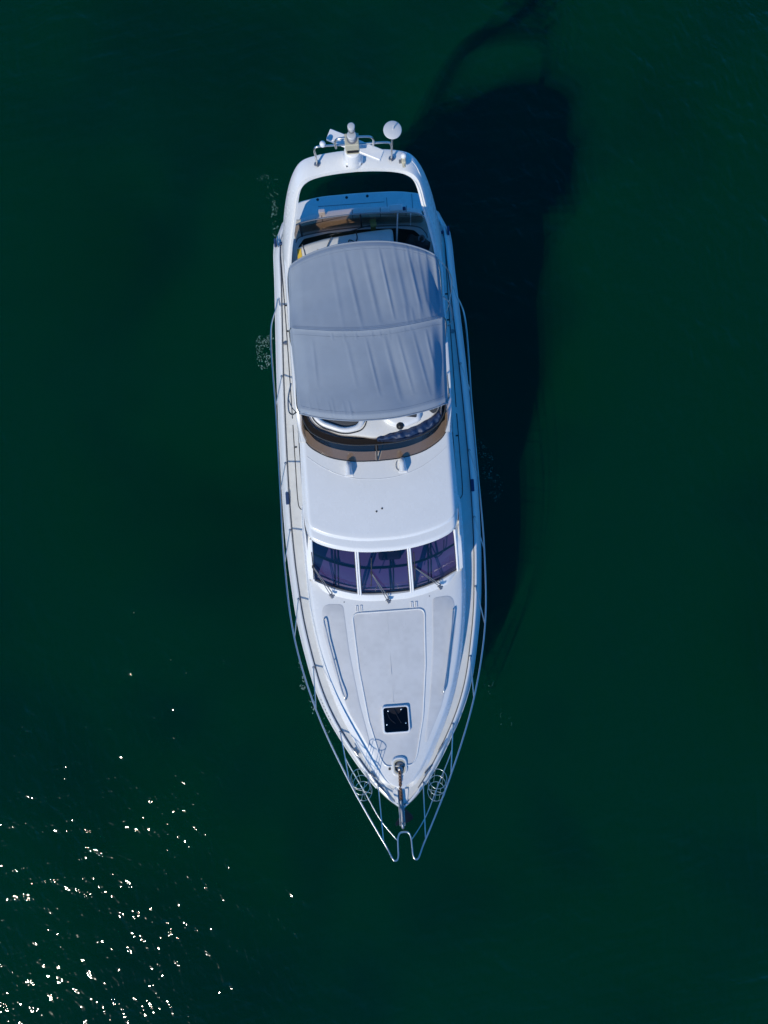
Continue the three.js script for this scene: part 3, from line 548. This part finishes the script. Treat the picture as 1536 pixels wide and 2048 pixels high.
  part('cap', lathe([[0.05, 0], [0.052, 0.07], [0.03, 0.1], [0, 0.105]], 0.885, 4.97, -6.5, 16), M.white, hn);
  part('bracket', rbox(0.05, 0.05, 0.06, 0.82, 4.92, -6.44, 0.01), M.grey, hn);
}
{ // smoked wind-break round the after end of the flybridge
  const base = [[-1.44, -5.12], [-1.42, -5.5], [-1.36, -5.72], [-1.22, -5.83], [-0.7, -5.9], [0, -5.93], [0.7, -5.91], [1.15, -5.86], [1.33, -5.72], [1.4, -5.45], [1.44, -5.1]];
  const X = table(base.map((p, i) => [i, p[0]])), Z = table(base.map((p, i) => [i, p[1]]));
  const hb = (k) => 4.02 - 0.5 * smooth(1.4, 0, k) - 0.5 * smooth(8.6, 10, k), at = (k, v) => [X(k) * (1 - 0.03 * v), lerp(3.13, hb(k), v), Z(k) + 0.06 * v];
  const wb = grp('wind_break', yacht, 'smoked brown wind-break with steel top rail');
  for (const [a, b] of [[1.95, 2.95], [3.0, 5.0], [5.05, 6.65], [6.7, 8.4]]) part('pane', grid(16, 3, (u, v) => at(lerp(a, b, u), v), 3.1), M.smoke, wb);
  part('top_rail', tube(Array.from({ length: 25 }, (_, i) => at(1.9 + i / 24 * 6.55, 1)), 0.014, 6), M.dullsteel, wb);
  part('foot_strip', tube(Array.from({ length: 25 }, (_, i) => at(1.9 + i / 24 * 6.55, 0)), 0.01, 6), M.grey, wb);
  for (const k of [2.97, 5.02]) part('post', tube([0, 0.5, 1].map((v) => at(k, v)), 0.02, 6), M.rubber, wb);
  part('post', rod([0.71, 3.4, -5.45], [0.745, 4.02, -5.84], 0.02), M.dullsteel, wb);
}
{ // tall covered bench on the flybridge, white with a yellow edge
  const t = thing('lounge_bench', 'white padded bench with a yellow edge behind the grey canvas top', 'bench');
  const bh = (x, z) => 3.62 + 0.012 * Math.sin(x * 5 + z) - 0.05 * smooth(-1.05, -1.3, x);
  part('cushion', domed(roundPoly([[-1.32, -5.46, 0.1], [-0.7, -5.6, 0.1], [0.0, -5.66, 0.1], [0.64, -5.7, 0.08], [0.67, -4.3, 0.1], [-1.34, -4.3, 0.1]], 0.1), [[0.05, (x, z) => 3.09], [0.02, (x, z) => 3.4], [0, -0.06], [0.03, -0.012], [0.08, 0]], bh, 5, 0.8, [-0.35, -4.9]), M.vinyl, t);
  part('edging', grid(3, 8, (u, v) => { const z = lerp(-5.42, -4.4, v), x = lerp(-1.315, -1.235, u) + 0.03 * Math.sin(v * 3) * u; return [x, bh(x, z) + 0.008 - 0.02 * (1 - u), z]; }, 3.1), M.yellow, t);
  part('strap', rbox(0.03, 0.01, 0.7, -0.90, bh(-0.88, -4.95) + 0.006, -5.02, 0.004), M.beige, t);
  part('piping', tube([[-1.2, 3.60, -5.49], [-1.16, 3.616, -5.3], [-1.15, 3.616, -5.1], [-1.17, 3.616, -4.6]], 0.011, 6), M.grey, t);
  part('fold', tube([[-0.6, 3.62, -5.6], [-0.68, 3.626, -5.46], [-0.76, 3.626, -5.3]], 0.008, 6), M.grey, t);
}
{ // added dark sheet, its colour standing in for shade in the gangway
  const mt = part('mat', domed(roundPoly([[-1.33, -5.62], [-1.2, -5.78], [-0.7, -5.86], [0, -5.89], [0.72, -5.87], [1.1, -5.8], [1.3, -5.6], [1.36, -4.6], [0.72, -4.6], [0.7, -5.6], [0, -5.55], [-1.3, -5.4]], 0.04), [[0, 0], [0.01, 0.012]], () => 3.103, 2, 0.6, [0.3, -5.72]), M.mat, yacht); yacht.remove(mt); mt.name = 'deck_shade_sheet'; moor(mt);
  mt.userData = { label: 'added dark green sheet for the shade in the gangway between the white bench and the wind-break', category: 'mat' };
}
{ // loose gear on the flybridge
  const b = thing('duffel_bag', 'black bag lying behind the canvas top beside the arch leg', 'bag');
  const g = grid(24, 16, (u, v) => { const a = u * Math.PI * 2, e = (v - 0.5) * Math.PI, k = 1 + 0.13 * Math.sin(3 * a + 4 * v) + 0.08 * Math.sin(7 * a - 6 * v); return [1.12 + 0.25 * k * Math.cos(e) * Math.cos(a), 3.26 + 0.17 * Math.sin(e) * k, -5.38 + 0.27 * k * Math.cos(e) * Math.sin(a)]; }, 3.1);
  part('bag_body', g, M.black, b);
  const hg = new THREE.TorusGeometry(0.06, 0.014, 6, 20); hg.rotateX(-1.2); hg.translate(1.22, 3.44, -5.5); part('handle', hg, M.grey, b);
  const d = thing('cable_reel', 'small olive brown reel behind the white bench', 'reel');
  const q = new THREE.CylinderGeometry(0.07, 0.07, 0.12, 20); q.rotateZ(Math.PI / 2); q.rotateY(0.15); q.translate(0.255, 3.7, -5.79); part('drum', q, M.olive, d);
  part('stand', [rbox(0.1, 0.6, 0.1, 0.255, 3.39, -5.79, 0.02)], M.olive, d);
  const c = thing('cable', 'thin dark cable looped across the white bench', 'cable');
  c.add(new THREE.Mesh(tube([[0.2, 3.72, -5.74], [0.0, 3.69, -5.71], [-0.2, 3.62, -5.69], [-0.45, 3.56, -5.69], [-0.7, 3.45, -5.68]], 0.009, 6), M.rubber));
  c.children[0].name = 'lead';
  part('loop', tube([[-0.1, 3.595, -5.68], [-0.09, 3.635, -5.52], [-0.16, 3.640, -5.42], [-0.26, 3.640, -5.44], [-0.25, 3.643, -5.50], [-0.15, 3.643, -5.46], [-0.09, 3.643, -5.38], [-0.09, 3.643, -5.20]], 0.011, 6), M.rubber, c);
  const r = thing('mooring_rope', 'dark rope lying on the bathing platform behind the arch leg', 'rope');
  part('strand', tube([[-1.75, 0.53, -7.05], [-1.55, 0.53, -7.1], [-1.3, 0.53, -7.2], [-1.1, 0.53, -7.18], [-0.95, 0.53, -7.02], [-0.93, 0.53, -6.9]], 0.022, 6), M.grey, r);
}
{ // grey canvas top on three bows
  const aft = table([[-0.3, -4.89], [0, -4.90], [0.3, -4.89], [0.5, -4.875], [0.95, -4.79], [1.25, -4.69], [1.41, -4.60]]), mid = table([[-0.3, -3.30], [0, -3.293], [0.3, -3.30], [0.7, -3.345], [1.1, -3.42], [1.45, -3.5]]), fwd = table([[-0.3, -1.68], [0, -1.672], [0.3, -1.68], [0.5, -1.70], [0.95, -1.785], [1.2, -1.86], [1.43, -1.95]]);
  const hw = (v) => lerp(1.40, 1.45, Math.sin(v * Math.PI)) - 0.01;
  // folds: [x at the after end, drift forward, from v, to v, height, width]
  const folds = [];
  for (const [x, d, k] of [[-0.60, 0.16, 0.45], [-0.33, 0.24, 0.9], [0.0, 0.24, 1.1], [0.30, 0.22, 1.25], [0.56, 0.2, 0.9], [0.80, 0.22, 1.3], [1.0, 0.14, 0.7], [1.16, 0.1, 0.6]]) folds.push([x, d, rr(0.0, 0.05), rr(0.46, 0.5), k * 0.0125, rr(0.022, 0.04)]);
  for (const [x, d, k] of [[-1.02, 0.05, 0.8], [-0.42, 0.24, 0.55], [-0.05, 0.26, 0.9], [0.28, 0.28, 1.1], [0.52, 0.3, 0.9], [0.80, 0.3, 0.9], [1.05, 0.22, 1.2]]) folds.push([x, d, rr(0.52, 0.55), rr(0.78, 0.93), k * 0.0105, rr(0.02, 0.036)]);
  for (let i = 0; i < 6; i++) folds.push([-1.15 + i * 0.15 + rr(-0.05, 0.05), 0.2, 0.87 + rr(0, 0.03), 1.0, rr(0.002, 0.005), 0.022]);
  for (let i = 0; i < 5; i++) folds.push([0.7 + i * 0.14 + rr(-0.03, 0.03), 0.14, rr(0.36, 0.4), 0.5, rr(0.004, 0.008), 0.024]);
  for (let i = 0; i < 8; i++) folds.push([-0.6 + i * 0.2 + rr(-0.07, 0.07), 0.05, 0.505, rr(0.54, 0.58), rr(0.002, 0.005), 0.02]);
  for (let i = 0; i < 5; i++) folds.push([0.75 + i * 0.13 + rr(-0.03, 0.03), 0.05, 0.0, rr(0.06, 0.12), rr(0.003, 0.006), 0.02]);
  const surf = (a, v) => {
    const x0 = a * hw(v), ax = Math.abs(x0), z = v < 0.5 ? lerp(aft(ax), mid(ax), v * 2) : lerp(mid(ax), fwd(ax), v * 2 - 1);
    const t = (v * 2) % 1, bay = Math.sin(Math.PI * (v < 0.5 ? v * 2 : v * 2 - 1));
    let y = 5.29 - 0.29 * Math.pow(Math.abs(a), 2.3) - 0.045 * bay * (1 - 0.5 * a * a) - 0.03 * Math.abs(v - 0.5);
    for (const [fx, dr, v0, v1, hgt, w] of folds) {
      if (v < v0 || v > v1) continue;
      const q = (v - v0) / (v1 - v0), c = fx + dr * q * (v1 - v0) * 2.1, e = Math.pow(Math.sin(Math.PI * clamp(q * 0.96 + 0.02)), 0.7), d = (x0 - c);
      y += hgt * e * (Math.exp(-Math.pow(d / w, 2)) - 0.65 * Math.exp(-Math.pow((d - w * 1.9) / (w * 1.6), 2)));
    }
    y += 0.022 * Math.sin(x0 * 5.2 - v * 5) * bay * smooth(-0.6, 0.5, a) + 0.016 * Math.sin(x0 * 10.5 - v * 8) * bay * smooth(0.0, 0.8, a) + 0.006 * Math.sin(x0 * 3 + v * 23) * bay;
    y -= 0.05 * smooth(0.965, 1, v) + 0.025 * smooth(0.03, 0, v) + 0.10 * smooth(0.955, 1, Math.abs(a));
    y += 0.012 * Math.exp(-Math.pow((v - 0.5) / 0.012, 2));          // over the middle bow
    y -= 0.17 * smooth(0.80, 0.93, a) * Math.pow(bay, 1.1) + 0.10 * smooth(0.8, 1, -a) * Math.pow(bay, 1.2);             // port edge sags between the bows
    return [x0, y, z];
  };
  const bm = grp('canvas_top', yacht, 'grey canvas sun top stretched over the flybridge');
  part('canvas', grid(260, 300, (u, v) => surf(u * 2 - 1, v), 3.1), M.canvas, bm);
  part('seam', tube(Array.from({ length: 41 }, (_, i) => { const p = surf(-0.98 + i / 40 * 1.96, 0.504); return [p[0], p[1] + 0.002, p[2]]; }), 0.008, 6), M.canvas, bm);
  for (const v of [0.03, 0.045, 0.485, 0.535, 0.955]) part('stitching', tube(Array.from({ length: 41 }, (_, i) => { const p = surf(-0.95 + i / 40 * 1.9, v); return [p[0], p[1] + 0.0005, p[2]]; }), 0.0035, 5), M.canvas, bm);
  const hoop = (v, foot, lift = -0.02) => { const pts = []; for (let i = 0; i <= 24; i++) { const p = surf(-0.985 + i / 24 * 1.97, v); pts.push([p[0], p[1] + lift, p[2]]); } return tube([[-1.53, 3.58, foot], ...pts.map((p) => p), [1.53, 3.58, foot]], 0.0145, 8); };
  part('frame_bow', hoop(0.012, -3.9), M.steel, bm); part('frame_bow', hoop(0.5, -3.3), M.steel, bm); part('frame_bow', hoop(0.985, -2.7), M.steel, bm);
  part('edge_hem', tube(Array.from({ length: 41 }, (_, i) => { const p = surf(-0.99 + i / 40 * 1.98, 1); return [p[0], p[1], p[2]]; }), 0.012, 6), M.canvas, bm);
  part('edge_hem', tube(Array.from({ length: 41 }, (_, i) => { const p = surf(-0.99 + i / 40 * 1.98, 0); return [p[0], p[1], p[2]]; }), 0.012, 6), M.canvas, bm);
  // strap loops at the sides
  part('stay', tube([[1.40, 4.92, -4.58], [1.55, 4.7, -4.5], [1.68, 4.3, -4.35], [1.66, 3.9, -4.1], [1.6, 3.58, -3.9]], 0.009, 6), M.steel, bm);
  part('stay', tube([[1.46, 4.7, -3.95], [1.58, 4.6, -3.85], [1.62, 4.5, -3.55], [1.52, 4.6, -3.42]], 0.014, 6), M.dullsteel, bm);
  part('stay', tube([[-1.55, 4.3, -2.6], [-1.62, 4.35, -2.3], [-1.62, 4.4, -2.06], [-1.54, 4.6, -1.96], [-1.43, 4.9, -1.95]], 0.015, 6), M.dullsteel, bm);
  part('stay', tube([[-1.62, 4.36, -2.3], [-1.54, 4.55, -2.1], [-1.45, 4.8, -1.98]], 0.010, 6), M.dullsteel, bm);
}

// ---------------------------------------------------------------- bow rails
{
  const railW = table([[-5.05, 2.02], [-4.85, 2.06], [-4.5, 2.13], [-3.95, 2.17], [-3.2, 2.175], [-2.5, 2.165], [-1.5, 2.175], [-0.65, 2.185], [0.96, 2.195], [2.6, 2.085], [4.18, 1.715], [5.75, 1.10], [7.07, 0.45], [7.38, 0.285]]);
  const railH = (s) => gun(s) + 0.60 * smooth(-5.05, -4.1, s) + 0.02;
  const mm = (x, y, z, sd) => [sd * x, y, z];
  for (const sd of [-1, 1]) {
    const rl = grp('guard_rail', yacht, sd < 0 ? 'sunlit starboard guard rail' : 'port guard rail');
    const pts = []; for (let s = -5.05; s <= 7.3; s += 0.25) pts.push([sd * railW(s), railH(s), s]);
    pts.push([sd * 0.272, 2.66, 7.42], [sd * 0.235, 2.66, 7.455], [sd * 0.19, 2.66, 7.44], [sd * 0.158, 2.655, 7.36], [sd * 0.15, 2.64, 7.2], [sd * 0.135, 2.62, 6.98], [sd * 0.09, 2.61, 6.89], [0, 2.61, 6.87]);
    part('top_rail', tube(pts, 0.0185, 8), M.steel, rl);
    const mw = table([[5.3, 1.19], [5.45, 1.125], [6.1, 0.80], [6.76, 0.47], [7.18, 0.16]]), mid = [];
    for (let s = 5.32; s <= 7.15; s += 0.2) mid.push([sd * mw(s), lerp(2.16, 2.28, (s - 5.3) / 1.85), s]); mid.push([sd * 0.15, 2.3, 7.18]);
    part('middle_rail', tube(mid, 0.012, 8), M.steel, rl);
    part('stanchion', tube([[sd * 0.152, 2.64, 7.19], [sd * 0.15, 2.45, 7.185], [sd * 0.15, 2.3, 7.18]], 0.014, 6), M.steel, rl);
    const bw = (s) => halfW(s) - 0.128;
    for (const [b, t] of [[-3.27, -2.49], [-1.27, -0.6], [0.26, 0.98], [1.83, 2.61], [3.38, 4.17], [4.85, 5.75], [6.09, 7.07]]) {
      const p = [sd * bw(b), gun(b) + 0.01, b], q = [sd * railW(t), railH(t), t];
      part('stanchion', rod(p, q, 0.0135), M.steel, rl);
      part('stanchion_foot', lathe([[0, 0.018], [0.02, 0.017], [0.03, 0.008], [0.033, 0]], p[0], p[1] - 0.004, p[2] + 0.005, 14), M.dullsteel, rl);
    }
  }
}
for (const sd of [-1, 1]) { // wire fender baskets hung on the rails
  const b = grp('fender_basket', yacht, sd < 0 ? 'wire fender basket on the starboard bow rail' : 'wire fender basket on the port bow rail'), rings = [];
  const cen = (t) => V(sd * lerp(0.83, 0.87, t) * (sd < 0 ? 1 : 0.93), lerp(2.0, 2.58, t), lerp(6.18, 5.68, t) + (sd > 0 ? 0.12 : 0)), R = 0.19;
  const at = (t, a) => { const c = cen(t); return [c.x + R * Math.cos(a), c.y + R * 0.35 * Math.sin(a), c.z + R * Math.sin(a)]; };
  for (const t of [0.1, 0.55, 1]) part('hoop', tube(Array.from({ length: 16 }, (_, i) => at(t, i / 16 * Math.PI * 2)), 0.0075, 6, 0.5, true), M.steel, b);
  for (let k = 0; k < 6; k++) { const a = k / 6 * Math.PI * 2 + 0.3; part('wire', rod(at(0.1, a), at(1, a), 0.006, 6), M.steel, b); }
  part('wire', rod(at(0.1, 0.3), at(0.1, 3.44), 0.006, 6), M.steel, b);
  part('wire', rod(at(0.1, 1.87), at(0.1, 5.0), 0.006, 6), M.steel, b);
}
// ---------------------------------------------------------------- deck fittings
function cleat(x, y, z, ang, L = 0.26) {
  const c = grp('cleat', yacht), g = [tube([[-L / 2, 0.05, 0], [-L / 4, 0.058, 0], [L / 4, 0.058, 0], [L / 2, 0.05, 0]], 0.014, 8)], f = [rod([-0.045, 0, 0], [-0.045, 0.055, 0], 0.014), rod([0.045, 0, 0], [0.045, 0.055, 0], 0.014)];
  part('horn', g, M.steel, c); part('foot', f, M.steel, c); part('base_plate', rbox(0.15, 0.012, 0.06, 0, 0.004, 0, 0.005), M.dullsteel, c);
  c.position.set(x, y, z); c.rotation.y = ang;
}
cleat(-0.95, gun(5.32), 5.32, -0.95); cleat(0.955, gun(5.36), 5.36, 0.95, 0.34);
cleat(-0.62, gun(5.88), 5.86, -0.75, 0.2); cleat(0.615, gun(5.87), 5.85, 0.75, 0.22);
for (const sd of [-1, 1]) part('fairlead', rbox(0.075, 0.05, 0.28, sd * 2.115, gun(-0.46) + 0.005, -0.46, 0.015), M.navy, yacht);
cleat(-1.93, 1.34, -6.36, Math.PI / 2, 0.24); cleat(1.90, 1.34, -6.38, Math.PI / 2, 0.24);
for (const sd of [-1, 1]) {
  part('fairlead', rbox(0.05, 0.06, 0.2, sd * 2.0, 1.33, -6.36, 0.015), M.navy, yacht);
  part('bollard', lathe([[0, 0.1], [0.035, 0.095], [0.025, 0.06], [0.03, 0]], sd * 1.86, 1.3, -6.32, 14), M.navy, yacht);
  part('filler_cap', lathe([[0, 0.012], [0.045, 0.012], [0.05, 0]], sd * 1.925, deckH(-4.03) + 0.006, -4.03, 20), M.dullsteel, yacht);
  // gutters along the foot of the cabin side
  const gut = (pts) => tube(pts.map(([x, z]) => [sd * x, deckH(z) + 0.006, z]), 0.0095, 6);
  part('deck_gutter', gut([[1.90, -6.05], [1.885, -5], [1.88, -3.4], [1.88, -2.28]]), M.rubber, yacht);
  part('deck_gutter', gut([[1.88, -2.13], [1.885, -1.2], [1.88, -0.36], [1.86, -0.24], [1.81, -0.18]]), M.rubber, yacht);
  for (const z of [-4.9, -4.3, -1.62]) part('scupper', rbox(0.07, 0.01, 0.035, sd * 1.855, deckH(z) + 0.01, z, 0.004), M.rubber, yacht);
}
{ // windlass on its white pad
  const w = grp('windlass', yacht), wz = 5.64, y = coachH(0, wz);
  const pad = roundPoly([[-0.17, wz - 0.22], [0.17, wz - 0.22], [0.17, wz + 0.2], [-0.17, wz + 0.2]], 0.16, 8);
  const ring = (k, yy) => dense(pad).map(([x, z]) => [x * k, yy, wz + (z - wz) * k]);
  part('pad', loft([ring(1.05, y - 0.03), ring(1, y + 0.018), ring(0.93, y + 0.04), ring(0.68, y + 0.045), ring(0.6, y + 0.035), ring(0.56, y + 0.005)], true, 0.7), M.gel, w);
  part('rust_stain', loft([ring(0.75, y + 0.0475), ring(0.62, y + 0.0465)], true, 3.1), M.beige, w);
  part('well', domed(pad.map(([x, z]) => [x * 0.58, wz + (z - wz) * 0.58]), [[0, 0], [0.01, 0.004]], () => y + 0.004, 2), M.rubber, w);
  part('drum', lathe([[0.065, 0], [0.065, 0.025], [0.042, 0.045], [0.042, 0.08], [0.06, 0.10], [0.055, 0.115], [0.02, 0.13], [0, 0.13]], 0.015, y - 0.02, wz + 0.03, 28), M.dullsteel, w);
  part('cover', grid(16, 6, (u, v) => { const a = lerp(-2.9, -0.2, u), e = lerp(0.1, 1.2, v); return [0.03 + 0.095 * Math.cos(a) * Math.cos(e * 0.9), y + 0.03 + 0.05 * Math.sin(e), wz - 0.02 + 0.11 * Math.sin(a) * Math.cos(e * 0.9)]; }, 3.1), M.grey, w);
  part('foot_switch', rbox(0.05, 0.02, 0.05, -0.22, coachH(-0.22, 5.68) + 0.01, 5.68, 0.012), M.rubber, w);
  const br = grp('bow_roller', yacht), gy = gun(6.6);
  part('channel', [rbox(0.02, 0.07, 0.85, -0.075, gy + 0.03, 6.56, 0.006), rbox(0.02, 0.07, 0.85, 0.03, gy + 0.03, 6.56, 0.006), rbox(0.12, 0.02, 0.85, -0.022, gy + 0.0, 6.56, 0.006)], M.steel, br);
  const ro = new THREE.CylinderGeometry(0.04, 0.04, 0.09, 16); ro.rotateZ(Math.PI / 2); ro.translate(-0.022, gy + 0.03, 6.95); part('roller', ro, M.rubber, br);
  part('deck_plate', domed(roundPoly([[-0.2, 6.18], [0.17, 6.18], [0.12, 6.5], [-0.15, 6.5]], 0.05), [[0, -0.05], [0.006, 0.0]], () => gy - 0.0, 2), M.gel, br);
}
{ // anchor with its chain, stowed over the bow roller
  const a = thing('anchor', 'dark plough anchor hanging from the bow roller on a rusty chain', 'anchor');
  const gy = gun(6.6), links = [], z0 = 5.72, z1 = 6.42, n = 19;
  for (let i = 0; i < n; i++) {
    const t = i / (n - 1), g = new THREE.TorusGeometry(0.026, 0.010, 6, 12); g.scale(1, 1.5, 1);
    g.rotateX(Math.PI / 2); if (i % 2) g.rotateZ(Math.PI / 2); g.translate(lerp(0, -0.02, t), lerp(coachH(0, 5.72) + 0.16, gy + 0.07, Math.pow(t, 0.6)), lerp(z0, z1, t)); links.push(g);
  }
  for (const g of links) part('chain_link', g, M.rust, a);
  part('shank', [rbox(0.05, 0.08, 0.55, -0.022, gy + 0.08, 6.67, 0.015), tube([[-0.022, gy + 0.08, 6.9], [-0.02, gy + 0.03, 7.02], [-0.015, gy - 0.12, 7.08], [-0.01, gy - 0.3, 7.02]], 0.035, 8)], M.dullsteel, a);
  const fl = grid(16, 10, (u, v) => { const q = (u - 0.5) * 2, w = 0.21 * Math.sin(Math.PI * (0.35 + 0.6 * v)); return [-0.01 + q * w + 0.03, gy - 0.2 - 0.3 * v - 0.04 * q * q, 7.03 - 0.16 * v * v + 0.12 * q * q * (q < 0 ? 0.6 : -0.5)]; }, 3.1);
  part('fluke', fl, M.rubber, a);
}
// registration letters along the gunwale, too small to read
{ const c = grp('registration_letters', yacht); for (let i = 0; i < 7; i++) { const s = 4.13 + i * 0.075; part('letter', rbox(0.012, 0.006, 0.035, -(halfW(s) - 0.045), gun(s) - 0.06, s, 0.002, 0.45), M.grey, c); } }

// ---------------------------------------------------------------- foam on the water
function foam(label, name, clumps) {
  const list = [];
  const bit = (px, pz, s) => {
    const sides = 5, st = rr(1, 2.2), ro = rnd() * 3.14, pos = [0, 0.008, 0], idx = [];
    for (let k = 0; k < sides; k++) { const b = k / sides * 6.283, r = s * rr(0.5, 1.25), X = Math.cos(b) * r * st, Z = Math.sin(b) * r; pos.push(X * Math.cos(ro) - Z * Math.sin(ro), -0.003, X * Math.sin(ro) + Z * Math.cos(ro)); idx.push(0, 1 + (k + 1) % sides, 1 + k); }
    const g = new THREE.BufferGeometry(); g.setAttribute('position', new THREE.Float32BufferAttribute(pos, 3)); g.setIndex(idx); g.computeVertexNormals(); g.translate(px, 0.004, pz); list.push(g.toNonIndexed());
  };
  for (const [x, z, rx, rz, n, big] of clumps) for (let i = 0; i < n; i++) {
    const a = rnd() * 6.283, q = Math.pow(rnd(), 0.5), cx = x + Math.cos(a) * rx * q, cz = z + Math.sin(a) * rz * q;
    if (rnd() < 0.55) { bit(cx, cz, big * rr(0.2, 0.6)); continue; }
    const R = rr(0.012, 0.05), a0 = rnd() * 6.283, span = rr(0.8, 3.2), m = Math.ceil(span * R / 0.011);     // an arc of bubbles
    for (let k = 0; k <= m; k++) { const b = a0 + span * k / m; if (rnd() < 0.82) bit(cx + Math.cos(b) * R * rr(0.9, 1.15), cz + Math.sin(b) * R * 1.2 * rr(0.9, 1.1), big * (0.15 + 0.4 * Math.pow(rnd(), 2))); }
  }
  const g = mergeGeometries(list), o = new THREE.Mesh(g, M.foam); o.name = name; o.castShadow = o.receiveShadow = true;
  o.userData = { label, category: 'foam', kind: 'stuff' }; scene.add(o);
}
foam('white lacy foam splash beside the starboard waterline amidships', 'sea_foam', [[-2.86, -4.02, 0.05, 0.35, 26, 0.02], [-3.02, -4.2, 0.16, 0.16, 34, 0.022], [-3.0, -3.7, 0.16, 0.2, 34, 0.022], [-3.08, -3.95, 0.08, 0.25, 26, 0.016], [-2.8, -4.3, 0.1, 0.06, 20, 0.018]]);
foam('thin foam flecks beside the starboard stern quarter', 'sea_foam_001', [[-2.72, -7.4, 0.08, 0.35, 26, 0.018], [-2.8, -8.0, 0.2, 0.3, 14, 0.012], [-3.0, -8.3, 0.14, 0.2, 8, 0.014], [-2.68, -6.9, 0.05, 0.2, 12, 0.018]]);
foam('dim foam in the shaded water off the port side', 'sea_foam_002', [[2.55, -1.2, 0.15, 0.4, 40, 0.012], [2.75, -0.6, 0.2, 0.35, 40, 0.012], [2.4, -1.6, 0.1, 0.2, 20, 0.012]]);
foam('row of bubbles along the starboard bow waterline', 'sea_foam_003', [[-2.07, 3.85, 0.05, 0.2, 10, 0.022], [-1.98, 4.25, 0.06, 0.25, 14, 0.026], [-1.75, 4.75, 0.07, 0.25, 12, 0.026], [-1.45, 5.3, 0.1, 0.3, 8, 0.018]]);
foam('few scattered bubbles off the port bow', 'sea_foam_004', [[2.62, 4.3, 0.15, 0.2, 8, 0.012], [2.9, 5.2, 0.3, 0.4, 7, 0.012]]);
renderer.render(scene, camera);
